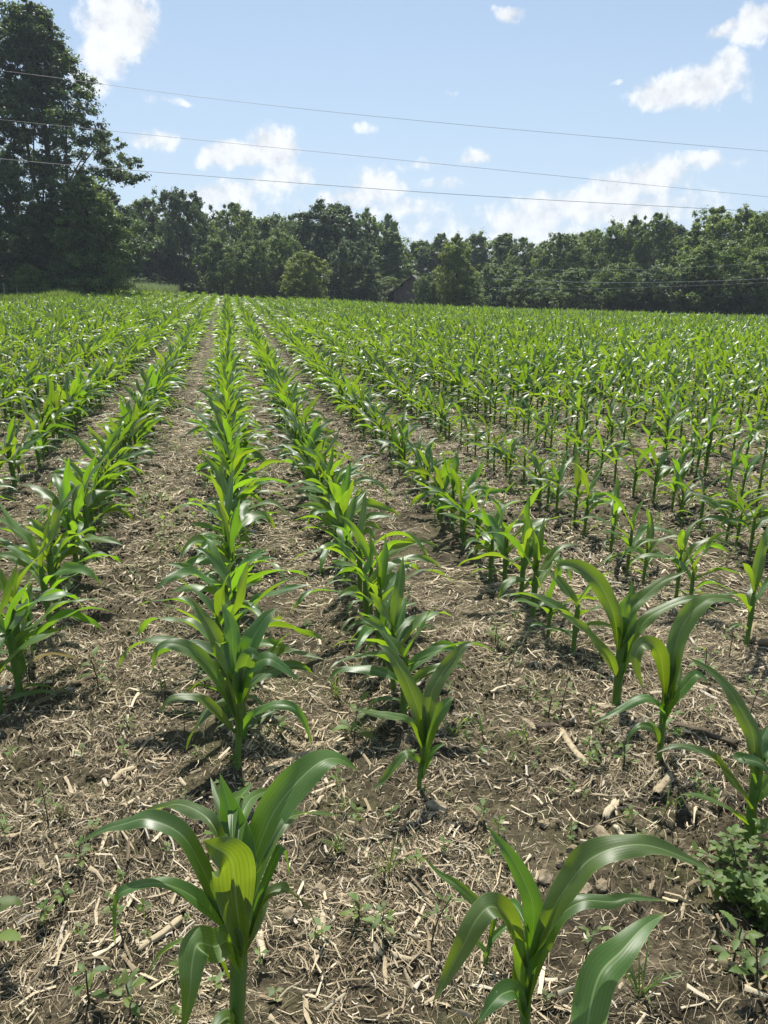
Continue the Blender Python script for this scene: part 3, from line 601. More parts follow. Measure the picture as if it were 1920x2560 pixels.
# soil crumbs
def lumps(n, rmin, rmax, sr, seed):
    g_ = np.random.default_rng(seed); r = np.sqrt(g_.uniform(rmin**2, rmax**2, n*3)); a = YAW+g_.uniform(-.7, .7, n*3)
    x = np.sin(a)*r; y = np.cos(a)*r; keep = vn(x*1.7+9, y*1.7, 8) > g_.uniform(.35, .75, n*3); x, y = x[keep][:n], y[keep][:n]; n = len(x)
    s = sr[0]*(sr[1]/sr[0])**(g_.random(n)**2.2)
    c = np.array([(-1,-1,-1),(1,-1,-1),(1,1,-1),(-1,1,-1),(-1,-1,1),(1,-1,1),(1,1,1),(-1,1,1)])*.5
    V = (c[None]*g_.uniform(.55, 1.15, (n, 8, 3)))*s[:, None, None]*np.array([1, 1, .7]); th = g_.uniform(0, 6.3, n)
    X = V[..., 0]*np.cos(th)[:, None]-V[..., 1]*np.sin(th)[:, None]+x[:, None]; Y = V[..., 0]*np.sin(th)[:, None]+V[..., 1]*np.cos(th)[:, None]+y[:, None]
    Z = V[..., 2]+(gz(x, y)+s*.2)[:, None]
    F0 = np.array([(0,3,2,1),(4,5,6,7),(0,1,5,4),(1,2,6,5),(2,3,7,6),(3,0,4,7)])
    return np.stack([X, Y, Z], -1).reshape(-1, 3), (F0[None]+(np.arange(n)*8)[:, None, None]).reshape(-1, 4)
V1, F1 = lumps(20000, .8, 4.5, (.002, .014), 71); V2, F2 = lumps(5000, 4.3, 10, (.010, .035), 72)
crumbs = mk('soil_crumbs', np.vstack([V1, V2]), np.vstack([F1, F2+len(V1)]), M_SOIL, smooth=False); tag(crumbs, 'loose crumbs of dry soil strewn between the rows', 'soil crumbs', kind='stuff')
def seedlings(n, rmin, rmax, h, seed, thr=.45):
    g_ = np.random.default_rng(seed); Vs, Fs, Rs = [], [], []; off = 0
    r = np.sqrt(g_.uniform(rmin**2, rmax**2, n)); a = YAW+g_.uniform(-.72, .72, n); x = np.sin(a)*r; y = np.cos(a)*r
    d = vn(x*1.2+5, y*1.2, 81); k = d > g_.uniform(thr-.2, thr+.25, n); x, y = x[k], y[k]
    z = gz(x, y)
    for X, Y, Z in zip(x, y, z):
        H = h*g_.uniform(.4, 1.3); nl = g_.integers(4, 8); a0 = g_.uniform(0, 6.3)
        for j in range(nl):
            az_ = a0+j*2.4; e = g_.uniform(.1, .9); L = H*g_.uniform(.35, .6); b = np.array([X, Y, Z+H*(.35+.6*j/nl)])
            d_ = np.array([math.sin(az_)*math.cos(e), math.cos(az_)*math.cos(e), math.sin(e)]); sd_ = np.array([math.cos(az_), -math.sin(az_), 0])*L*.26
            Vs += [b, b+d_*L*.5+sd_, b+d_*L-np.array([0, 0, L*.15]), b+d_*L*.5-sd_]; Fs.append((off, off+1, off+2, off+3)); off += 4; Rs.append(g_.random())
        t = np.array([.0012, 0, 0])*(H/.06); p0 = np.array([X, Y, Z-.005]); p1 = np.array([X+g_.normal(0, .006), Y, Z+H])
        Vs += [p0-t, p0+t, p1+t, p1-t]; Fs.append((off, off+1, off+2, off+3)); off += 4; Rs.append(.1)
    return np.array(Vs), np.array(Fs), np.array(Rs)
VA, FA, RA = seedlings(900, .9, 4.5, .05, 91); VB, FB, RB = seedlings(5500, 4.2, 14, .085, 92, .42)
sw_ = mk('small_weeds', np.vstack([VA, VB]), np.vstack([FA, FB+len(VA)]), M_WEED, rnd=np.concatenate([RA, RB]), smooth=False); tag(sw_, 'tiny weed seedlings sprouting between the corn rows', 'weeds', kind='stuff')
# ---------------------------------------------------------------- trees
def leafcloud(g_, cen, rad, n, size, flat=.75, outc=None):
    """n small leaf faces round each clump, gathered on its twigs"""
    k = max(1, n//60); m0 = len(cen); dd = g_.normal(size=(m0, k, 3)); dd /= np.linalg.norm(dd, axis=2)[..., None]
    cen = (cen[:, None]+dd*g_.uniform(.35, 1.0, (m0, k, 1))*rad[:, None, None]*np.array([1, 1, flat])).reshape(-1, 3)
    tone0 = np.repeat(g_.uniform(.25, .75, m0), k)
    rad = np.repeat(rad, k)*g_.uniform(.25, .6, m0*k); n = n//k
    m = len(cen); d = g_.normal(size=(m, n, 3)); d /= np.linalg.norm(d, axis=2)[..., None]
    rr_ = np.clip(np.abs(g_.normal(.62, .36, (m, n, 1))), 0, 1.6)
    P = cen[:, None]+d*rr_*rad[:, None, None]*np.array([1, 1, flat])
    P += g_.normal(0, .06, P.shape)*rad[:, None, None]
    P = P.reshape(-1, 3); d = d.reshape(-1, 3); k = len(P)
    nn = d*.5+np.array([0, 0, .55])+g_.normal(0, .45, (k, 3)); nn /= np.linalg.norm(nn, axis=1)[:, None]
    t = np.cross(nn, g_.normal(size=(k, 3))); t /= np.linalg.norm(t, axis=1)[:, None]; b = np.cross(nn, t)
    s = size*g_.uniform(.6, 1.35, (k, 1))
    V = np.stack([P-t*s*.5, P+b*s*.33, P+t*s*.55, P-b*s*.33], 1).reshape(-1, 3)
    F = np.arange(k*4).reshape(-1, 4)
    return V, F, np.clip(np.repeat(tone0+g_.normal(0, .08, m), n)+g_.normal(0, .18, k), 0, 1)
def conifer_like(t): return np.clip(1.08*np.sin(np.clip((1-t)*1.9, 0, PI/2)), .05, 1)
PROF = {'round': lambda t: np.sqrt(np.clip(1-((t-.52)/.50)**2, 0.02, 1)),
 'tall': lambda t: np.clip(np.minimum(.55+t*1.2, 1), 0, 1)*np.sqrt(np.clip(1-np.clip((t-.45)/.56, 0, 1)**2, .02, 1)),
 'spire': lambda t: np.clip(np.minimum(.75+t, 1)*(1-t)**.62*1.18, .06, 1)}
def tree_mesh(seed, H, Rm, prof, ncl, nleaf, lsize, clr=.2, base=.06, trunk_r=.16, limbs=14, lop=.3):
    g_ = np.random.default_rng(seed); f = PROF[prof]
    t = base+(1-base)*g_.random(ncl)**.92; an = g_.uniform(0, 2*PI, ncl)
    # broad lobes break the outline
    lobe = 1+lop*(np.sin(an*2+g_.uniform(0, 6)+t*5)*.5+np.sin(an*3+g_.uniform(0, 6)-t*9)*.5)
    R = Rm*f(t)*lobe*np.where(g_.random(ncl) < .75, g_.uniform(.62, .98, ncl), g_.uniform(.1, .6, ncl))
    cen = np.stack([np.sin(an)*R, np.cos(an)*R, t*H], 1); rad = Rm*clr*g_.uniform(.55, 1.35, ncl)*(1-.35*t)
    cen[:, 2] = np.minimum(cen[:, 2], H-rad*.6)
    V, F, r = leafcloud(g_, cen, rad, nleaf, lsize)
    m_ = 130; t2 = g_.uniform(.1, 1, m_); a2 = g_.uniform(0, 2*PI, m_); R2 = Rm*f(t2)*g_.uniform(.62, 1.12, m_)*(1+lop*.8*np.sin(a2*3+t2*8+seed))   # loose outer sprays
    c2 = np.stack([np.sin(a2)*R2, np.cos(a2)*R2, t2*H-.1*Rm], 1); V2, F2, r2 = leafcloud(g_, c2, Rm*.30*g_.uniform(.7, 1.3, m_), 90, lsize, 1.1)
    V = np.vstack([V, V2]); F = np.vstack([F, F2+len(V)-len(V2)]); r = np.concatenate([r, r2])
    gt = G(); zs = np.linspace(0, .9, 8); wob = np.cumsum(g_.normal(0, .02*H/8, (8, 2)), 0)
    ax = np.stack([wob[:, 0], wob[:, 1], zs*H], 1); ax[0] = 0; ax[0, 2] = -.3; tube(gt, ax, trunk_r*np.array([1.25, 1, .9, .75, .6, .42, .25, .08]), 8)
    for i in g_.permutation(ncl)[:limbs]:
        c = cen[i]; z = max(.12*H, c[2]-np.hypot(c[0], c[1])*g_.uniform(.6, 1.2)); p0 = np.array([np.interp(z, ax[:, 2], ax[:, 0]), np.interp(z, ax[:, 2], ax[:, 1]), z])
        mid = (p0+c)/2+np.array([0, 0, .06*H*g_.normal()]); tube(gt, spline([p0, mid, c], 6), trunk_r*.33*np.linspace(1, .2, 6), 5)
    return (V, F, r), gt
def put_tree(name, meshes, loc, s, rz, mat, label, cat='tree', group=None):
    (fm, tm) = meshes
    root = empty(name, loc, rz); root.scale = s; tag(root, label, cat, group)
    a = bpy.data.objects.new('crown', fm[mat]); b = bpy.data.objects.new('trunk', tm); COL.objects.link(a); COL.objects.link(b); a.parent = root; b.parent = root
    return root
def lib(seed, *args, **kw):
    (V, F, r), gt = tree_mesh(seed, *args, **kw)
    tmp = mk('crown', V, F, None, None, None, r, False, None, [FOL['mid']], link=False); me = tmp.data; bpy.data.objects.remove(tmp)
    d = {}
    for k in FOL:
        q = me.copy() if k != 'mid' else me
        if k != 'mid': q.materials[0] = FOL[k]
        d[k] = q
    tt = gt.build('trunk', M_BARK); tme = tt.data; bpy.data.objects.remove(tt)
    return d, tme
LIB = {'r1': lib(1, 10, 3.6, 'round', 110, 420, .21, clr=.27), 'r2': lib(2, 10, 3.4, 'round', 110, 420, .21, clr=.26, lop=.45), 't1': lib(3, 10, 2.6, 'tall', 110, 380, .20, clr=.31), 't2': lib(4, 10, 2.7, 'tall', 110, 380, .20, clr=.30, lop=.45),
 's1': lib(5, 10, 2.5, 'spire', 110, 380, .20, clr=.32), 'o1': lib(6, 10, 3.0, 'tall', 90, 320, .20, clr=.23, lop=.5, limbs=26), 'b1': lib(7, 3.2, 2.2, 'round', 40, 200, .17, clr=.34, base=.02, trunk_r=.06), 'b2': lib(8, 3.2, 2.4, 'round', 36, 200, .17, clr=.34, base=.02, trunk_r=.06, lop=.5)}
BASEH = {'b1': 3.2, 'b2': 3.2}; BASEW = {'r1': 7.2, 'r2': 6.8, 't1': 5.2, 't2': 5.4, 's1': 5., 'o1': 6., 'b1': 4.4, 'b2': 4.8}
# (x, top y, width in the survey picture, distance, kind, foliage, label)
TG = 'trees of the wood edge behind the field'
TREES = [
 (262,428,95,70,'t1','dark','dark slim tree filling the gap right of the tallest tree'),
 (205,470,120,64,'r1','dark','dark low crown tucked under the tallest tree at the field edge'),
 (325,432,88,74,'t2','mid','medium tree with a yellowish top between the slim dark tree and the dense round one'),
 (400,414,108,72,'r1','dark','dense dark round-topped tree, highest on the left part of the wood edge'),
 (452,470,70,80,'t1','mid','mid green tree in the dip beside the dense dark round-topped tree'),
 (480,520,72,66,'r2','mid','lower rounded tree in front of the dip in the wood edge, its stems bare'),
 (517,440,84,76,'o1','light','airy tree with a ragged light green top and a thin dark spike beside it'),
 (548,520,74,65,'r1','mid','second lower rounded tree in front, below the ragged airy tree'),
 (578,472,74,78,'t2','mid','plain green tree right of the ragged airy tree'),
 (612,500,76,68,'r2','mid','broad lower crown left of the pale yellowish bush'),
 (636,466,56,84,'o1','mid','thin small-topped tree peeping over behind the pale yellowish bush'),
 (690,440,106,74,'t1','dark','tall dark feathery tree, highest in the middle of the wood edge'),
 (738,442,86,77,'t2','dark','twin of the tall dark feathery tree, its right half'),
 (762,520,86,67,'r1','dark','very dark lower crown under the tall feathery tree'),
 (790,458,70,80,'t1','mid','medium green tree right of the tall dark feathery pair'),
 (840,464,50,82,'o1','mid','slender tree with a tufted top sticking out above its neighbours'),
 (845,500,90,76,'s1','mid','sloping crown that falls away towards the barn roof'),
 (812,594,74,71,'r2','light','low light green bushy tree left of the barn'),
 (905,522,66,92,'t2','mid','distant tree directly above the barn ridge'),
 (950,506,70,92,'s1','mid','pointed dark-tipped tree behind the light yellow-green one'),
 (985,512,64,61,'t1','yellow','tall light yellow-green tree just right of the barn'),
 (921,596,44,61,'r1','mid','low round tree covering the right half of the barn'),
 (1005,596,56,60,'o1','light','small pale-stemmed tree below the yellow-green one'),
 (1035,508,86,90,'r2','mid','tree with an even domed top right of the yellow-green tree'),
 (1085,506,90,88,'s1','mid','grey-green domed tree, second right of the yellow-green tree'),
 (1075,570,90,70,'r1','mid','dense lower crown in front of the grey-green domed tree'),
 (1128,514,56,84,'o1','light','pale wispy tree in the lowest dip of the wood edge'),
 (1160,532,64,84,'t1','mid','short tree closing the lowest dip of the wood edge'),
 (1145,600,70,66,'r2','light','low light shrubby tree under the pale wispy one'),
 (1210,506,92,76,'r1','mid','round-crowned tree just right of the lowest dip'),
 (1262,500,80,80,'t2','mid','upright tree second right of the lowest dip'),
 (1235,580,86,64,'o1','mid','lower leafy front tree with a few dark stems showing, crossed by thin wires'),
 (1312,484,92,76,'r2','mid','wide green crown between the upright tree and the bushy-topped one'),
 (1362,474,78,75,'t1','mid','bushy-topped tree rising left of the notched skyline'),
 (1340,570,90,64,'r1','mid','dense front tree with a bright leafy branch across it'),
 (1408,462,76,73,'o1','mid','open-branched tree with a flat tufted top in the notched skyline'),
 (1445,486,66,76,'t2','dark','darker tree in the notch right of the flat tufted top'),
 (1425,580,90,62,'r2','dark','dark rounded front tree under the notched skyline'),
 (1490,498,80,72,'t1','mid','mid green tree filling in left of the big open-crowned one'),
 (1535,450,122,70,'o1','light','large open-crowned tree with sky showing through, near the right end of the skyline'),
 (1600,455,110,68,'r2','light','light broad crown right of the large open-crowned tree'),
 (1545,522,140,60,'r1','mid','big round front tree below the large open-crowned one'),
 (1660,446,110,66,'o1','light','last tree at the right edge of the skyline, broad and light'),
 (1655,530,110,58,'r2','light','brighter green front tree cut by the right edge of the picture'),
 (1490,590,80,60,'t2','dark','dark narrow front tree left of the big round front tree'),
 (1610,590,80,57,'r2','dark','dark low crown between the two bright front trees at the right'),
 (1760,450,130,64,'r1','mid','tree continuing the wood beyond the right edge'),
 (110,455,120,75,'r1','dark','dark backing tree seen under the tallest tree'),
 (660,546,72,59,'r1','yellow','pale yellowish-green rounded bush tree in front of the dark wood'),
]
tg = np.random.default_rng(5); K = 1.1573
for i, (x, ty, w, dist, kind, fol, lab) in enumerate(TREES):
    X, Y = at(x*K, dist); z = float(terr(X, Y))-.3
    el_ = azel(x*K, ty*K)[1]; H = CAMH+dist*math.tan(el_)-z
    a0 = azel((x-w/2)*K, 600)[0]; a1 = azel((x+w/2)*K, 600)[0]; Wd = abs(a1-a0)*dist*1.22
    sz = H/BASEH.get(kind, 10); sx = Wd/BASEW[kind]
    put_tree('tree', LIB[kind], (X, Y, z), (sx, sx*tg.uniform(.95, 1.1), sz), tg.uniform(0, 6.28), fol, lab, 'tree', TG)
BUSH = [(300,612,70,58,'dark'),(345,618,60,60,'mid'),(395,612,70,59,'dark'),(445,618,64,60,'dark'),(500,620,64,59,'mid'),(548,622,64,58,'dark'),(600,622,66,58,'dark'),(700,620,70,60,'dark'),(745,616,70,61,'dark'),(790,628,56,58,'mid'),
 (960,618,60,62,'mid'),(1045,622,66,60,'dark'),(1100,618,66,59,'mid'),(1175,618,70,59,'mid'),(1225,625,60,57,'dark'),(1290,618,76,58,'dark'),(1350,630,70,56,'dark'),(1400,632,66,56,'dark'),(1455,628,70,56,'mid'),(1520,630,80,54,'dark'),(1585,636,70,53,'dark'),(1650,640,80,52,'mid'),(250,608,60,58,'mid'),(200,598,60,56,'dark')]
near_of = lambda x: min(TREES, key=lambda t: abs(t[0]-x))
for i, (x, ty, w, dist, fol) in enumerate(BUSH):
    X, Y = at(x*K, dist+9); z = float(terr(X, Y))-.25
    H = CAMH+(dist+9)*math.tan(azel(x*K, ty*K)[1])-z; Wd = abs(azel((x+w/2)*K, 600)[0]-azel((x-w/2)*K, 600)[0])*dist*1.4; fol = 'dark'  # dark foliage on every bush stands in for the trees' shade
    kind = 'b1' if i % 2 else 'b2'; H = max(H, 1.6)
    put_tree('bush', LIB[kind], (X, Y, z), (Wd/4.6, Wd/4.6, H/3.2), tg.uniform(0, 6.28), fol, 'leafy bush darkened for shade at the foot of the wood behind the corn', 'bush', 'bushes along the foot of the wood')
# depth of the wood behind the edge trees: one mass
g_ = np.random.default_rng(77); cen = []; rad = []
for px in np.arange(-150, 2100, 17):
    d = 92+g_.uniform(-4, 8); X, Y = at(px, d); z = float(terr(X, Y))
    ys = np.interp(px/K, [0, 250, 400, 700, 900, 1000, 1150, 1300, 1500, 1700], [500, 478, 465, 480, 530, 535, 550, 520, 505, 490])+6
    top = CAMH+d*math.tan(azel(px, ys*K)[1])
    for h in np.arange(z+.3, top, 1.2): cen.append((X+g_.normal(0, .6), Y+g_.normal(0, 2.2), h)); rad.append(1.7*g_.uniform(.8, 1.2))
V, F, r = leafcloud(g_, np.array(cen), np.array(rad), 240, .42)
wd = mk('woods', V, F, FOL['dark'], rnd=r, smooth=False); tag(wd, 'deep dark wood closing the gaps behind the edge trees', 'woods', kind='stuff')
# the tall trees at the left end of the field
def big_tree(name, px, dist, ty, prof_pts, ncl, nleaf, ls, fol, label, seed, side=None, bare=0):
    X, Y = at(px, dist); z = float(terr(X, Y))-.2; H = CAMH+dist*math.tan(azel(px, ty)[1])-z
    g_ = np.random.default_rng(seed)
    t = g_.uniform(.04, .985, ncl)
    if bare: t = t[(t < .62) | (t > .85)]; ncl = len(t)
    an = g_.uniform(0, 2*PI, ncl)
    Rt = np.interp(t, [p[0] for p in prof_pts], [p[1] for p in prof_pts])
    lob = 1+.22*np.sin(an*2+t*23)+.12*np.sin(an*3-t*37)
    R = Rt*lob*np.where(g_.random(ncl) < .72, g_.uniform(.7, 1, ncl), g_.uniform(.1, .7, ncl))
    cen = np.stack([np.sin(an)*R, np.cos(an)*R, t*H], 1); rad = g_.uniform(.55, 1.15, ncl)*(1-.3*t); cen[:, 2] = np.minimum(cen[:, 2], H-rad)
    root = empty(name, (X, Y, z)); tag(root, label, 'tree')
    V, F, r = leafcloud(g_, cen, rad, nleaf, ls, .62)
    mk('crown', V, F, FOL[fol], root, None, r, False)
    gt = G()
    for (ox, oy, tr, top) in ((0, 0, .30, .93), (-1.3, .5, .2, .8), (1.1, -.3, .18, .72)):
        zs = np.linspace(0, top, 9); ax = np.stack([ox*(.25+zs)+np.cumsum(g_.normal(0, .05, 9)), oy*(.25+zs)+np.cumsum(g_.normal(0, .05, 9)), zs*H], 1); ax[0, 2] = -.4
        tube(gt, ax, tr*np.linspace(1, .12, 9), 8)
        for i in g_.permutation(ncl)[:22+bare]:
            c = cen[i]; zz = max(.1*H, c[2]-np.hypot(c[0], c[1])*g_.uniform(.7, 1.4))
            if zz > top*H*.95: continue
            p0 = np.array([np.interp(zz, ax[:, 2], ax[:, 0]), np.interp(zz, ax[:, 2], ax[:, 1]), zz])
            tube(gt, spline([p0, (p0+c)/2+np.array([0, 0, .4*g_.normal()]), c], 7), .06*np.linspace(1, .2, 7), 5)
    gt.build('trunk', M_BARK, root)
    return root, cen, H
big_tree('tree', 160, 50, 8, [(0, 3.2), (.12, 4.2), (.3, 4.5), (.45, 4.1), (.55, 4.6), (.63, 2.9), (.8, 2.0), (.92, 1.2), (1, .2)], 600, 300, .145, 'dark', 'tallest tree, a towering dark crown at the left end of the field', 41)
big_tree('tree', -40, 54, -60, [(0, 3.5), (.3, 4), (.57, 3.6), (.62, 1.2), (.84, .9), (.86, 3.9), (.92, 4.3), (1, 1.2)], 380, 270, .155, 'dark', 'very tall tree at the left edge, bare crooked branches under its top', 42, bare=14)
big_tree('tree', 235, 46, 430, [(0, 1.7), (.3, 1.9), (.6, 1.6), (.9, .8), (1, .2)], 190, 270, .135, 'mid', 'smaller bushy tree leaning out right beneath the tallest tree', 43)
X, Y = at(78, 44); g_ = 0
put_tree('sapling', LIB['o1'], (X, Y, float(terr(X, Y))-.1), (.28, .28, .2), 1.0, 'light', 'small light green sapling on the grassy edge below the tallest tree', 'sapling')
for i, px in enumerate((6, 38)):
    X, Y = at(px, 46); g = G(); z = float(terr(X, Y)); tube(g, [(0, 0, -.2), (0.01, 0, .5), (.02, .01, 1.05)], [.035, .032, .03], 7); box(g, (.02, .01, 1.07), (.05, .05, .03))
    o = g.build('fence_post', simple('post_wood', (.30, .28, .24), (.45, .42, .36), 20, .9) if i == 0 else bpy.data.materials['post_wood']); o.location = (X, Y, z)
    tag(o, ['weathered pale fence post, the one at the very left edge', 'weathered pale fence post beside the small sapling'][i], 'fence post', 'fence posts under the tall trees')
# grassy verge at the left end
def grass_mesh(n, pxr, rr_, h, seed, wid=.012):
    g_ = np.random.default_rng(seed); px = g_.uniform(*pxr, n); d = g_.uniform(*rr_, n)
    A = np.array([azel(p, 700)[0] for p in np.linspace(pxr[0], pxr[1], 50)]); a = np.interp(px, np.linspace(pxr[0], pxr[1], 50), A)
    x = np.sin(a)*d; y = np.cos(a)*d; z = terr(x, y); H = h*g_.uniform(.5, 1.4, n); th = g_.uniform(0, 6.3, n); ln = g_.uniform(.1, .5, n)*H
    V = np.zeros((n, 3, 2, 3))
    for i, (t, w) in enumerate(((0, 1), (.55, .8), (1, .1))):
        for j, sgn in enumerate((-1, 1)):
            V[:, i, j, 0] = x+np.cos(th)*ln*t*t+sgn*np.sin(th+1)*wid*w; V[:, i, j, 1] = y+np.sin(th)*ln*t*t+sgn*np.cos(th+1)*wid*w; V[:, i, j, 2] = z+H*t-.3*ln*t*t
    return V.reshape(-1, 3), (gridF(3, 2)[None]+(np.arange(n)*6)[:, None, None]).reshape(-1, 4), np.repeat(g_.random(n), 2)
V, F, r = grass_mesh(26000, (-160, 190), (38, 52), .45, 3, .02)
gv = mk('grass', V, F, M_GRASS, rnd=r); tag(gv, 'rough grass verge in the shade below the tall trees', 'grass', kind='stuff')
M_GLARE = leafmat('glare_tinted_corn_blades', (.26, .32, .18), (.24, .30, .16), (.35, .45, .15), .3, .35, rib=False, spec=1)  # sun glare on ordinary corn leaves, put into a paler blade colour
V, F, r = grass_mesh(9000, (170, 440), (57.5, 61), .78, 4, .03)
o = mk('headland_corn', V, F, M_GLARE, rnd=r); tag(o, 'strip of corn leaves tinted pale silvery for glare at the far left corner', 'corn', kind='stuff')
# ---------------------------------------------------------------- barn
def barn():
    D = 67.0; X, Y = at(1030, D); z0 = float(terr(X, Y)); a = azel(1030, 700)[0]
    root = empty('barn', (X, Y, z0), -a-.06); tag(root, 'weathered dark timber barn with a steep gable, half hidden by foliage', 'barn')
    z = lambda py: CAMH+D*math.tan(azel(1030, py)[1])-z0
    pk, tr, ev = z(690), z(719), z(729); hw = 1.62
    mw = simple('weathered_boards', (.07, .06, .052), (.18, .155, .135), 14, .9, .5, .01, (6, 6, .5)); mr_ = simple('barn_roofing', (.03, .03, .032), (.08, .08, .082), 10, .7, .4, .01, (1, 6, 1))
    g = G(); bw = .17; bg_ = np.random.default_rng(4)
    for i, xx in enumerate(np.arange(-hw+bw/2, hw, bw)):
        top = pk-(pk-ev)*abs(xx)/hw
        h1 = min(tr-.04, top); box(g, (xx, bg_.normal(0, .006), (h1-.5)/2), (bw-.016, .03, h1+.5), bg_.random())
        if top > tr+.1 and not (-1.12 < xx < -.72): box(g, (xx, bg_.normal(0, .006)-.02, (tr+.04+top)/2), (bw-.014, .03, top-tr-.04), bg_.random())
    g.build('gable_wall', mw, root, smooth=False)
    g = G(); box(g, (0, -.05, tr), (2*hw*.86, .05, .11)); g.build('trim_board', mw, root, smooth=False)
    g = G()
    for s_ in (-1, 1): box(g, (s_*(hw-.03), 3.4, (ev-.5)/2), (.05, 6.7, ev+.4))
    box(g, (0, 6.8, (ev-.5)/2), (2*hw-.1, .05, ev+.4)); g.build('side_wall', mw, root, smooth=False)
    g = G(); sl_ = math.atan2(pk-ev, hw); 
    for s_ in (-1, 1):
        Ls = (hw+.75)/math.cos(sl_); cx = s_*(hw+.75)/2; cz = pk+.07-(hw+.75)/2*math.tan(sl_)
        V = []
        T_ = np.array([[math.cos(sl_), 0, math.sin(sl_)*s_], [0, 1, 0], [-math.sin(sl_)*s_, 0, math.cos(sl_)]])
        box(g, (cx, 3.35, cz), (Ls, 7.5, .06), .5, 0, 0, T_)
    g.build('roof', mr_, root, smooth=False)
    g = G(); box(g, (-hw-.62, .6, .4), (.12, .12, 2.2)); box(g, (-hw-.62, 6, .4), (.12, .12, 2.2)); g.build('lean_to_post', mw, root, smooth=False)
barn()
# ---------------------------------------------------------------- wires
def rayp(px, py, D):
    d = cR*(px-960)+cU*(1280-py)+cF*FPX; t = D/(d[0]*HD[0]+d[1]*HD[1]); return np.array([0, 0, CAMH])+d*t
M_WIRE = simple('cable', (.11, .115, .12), (.18, .185, .19), 3, .5); M_WIRE2 = simple('cable_aluminium', (.40, .42, .44), (.52, .54, .56), 3, .4)
def wire(pts, D0, D1, r, lab, m, grp):
    n = len(pts); xs = [p[0] for p in pts]; P = []
    for x, y in pts: P.append(rayp(x, y, D0+(D1-D0)*(x-xs[0])/(xs[-1]-xs[0])))
    P = spline(P, 60); g = G(); tube(g, P-P[0], r, 6); o = g.build('overhead_wire', m); o.location = P[0]; tag(o, lab, 'wire', grp)
WG = 'overhead wires crossing the field'
wire([(-300,142),(46,182),(578,252),(1157,312),(1920,378),(2300,408)], 30, 44, .0075, 'topmost of the thin overhead wires against the sky', M_WIRE, WG)
wire([(-300,268),(0,299),(578,358),(1110,411),(1920,492),(2300,526)], 30, 44, .0075, 'middle overhead wire of the three against the sky', M_WIRE, WG)
wire([(-300,370),(0,397),(347,427),(1157,487),(1920,530),(2300,551)], 30, 44, .011, 'lowest and thickest of the overhead wires against the sky', M_WIRE, WG)
W2 = 'faint wires before the right-hand trees'
wire([(1230,667),(1400,675),(1620,673),(1800,664),(2300,626)], 46, 46, .005, 'upper faint wire crossing in front of the trees', M_WIRE2, W2)
wire([(1230,696),(1400,704),(1620,706),(1920,696),(2300,668)], 46, 46, .007, 'brightest faint wire crossing in front of the trees, under the upper one', M_WIRE2, W2)
wire([(1230,719),(1450,722),(1620,718),(1920,706),(2300,680)], 46, 46, .004, 'barely visible lowest wire before the dark trees', M_WIRE2, W2)

# ---------------------------------------------------------------- humid summer air
def haze():
    m, t, o = newmat('humid_air'); v = nd(t, 'ShaderNodeVolumePrincipled', inp={'Density': HAZE, 'Anisotropy': .2}); v.inputs['Color'].default_value = (.80, .89, 1, 1)
    t.links.new(v.outputs[0], o.inputs[1]); g = G(); box(g, (0, 0, 10), (3200, 3200, 34)); h = g.build('haze', m, smooth=False); tag(h, 'faint summer haze over the field', 'haze', kind='stuff')
HAZE = .0006
haze()
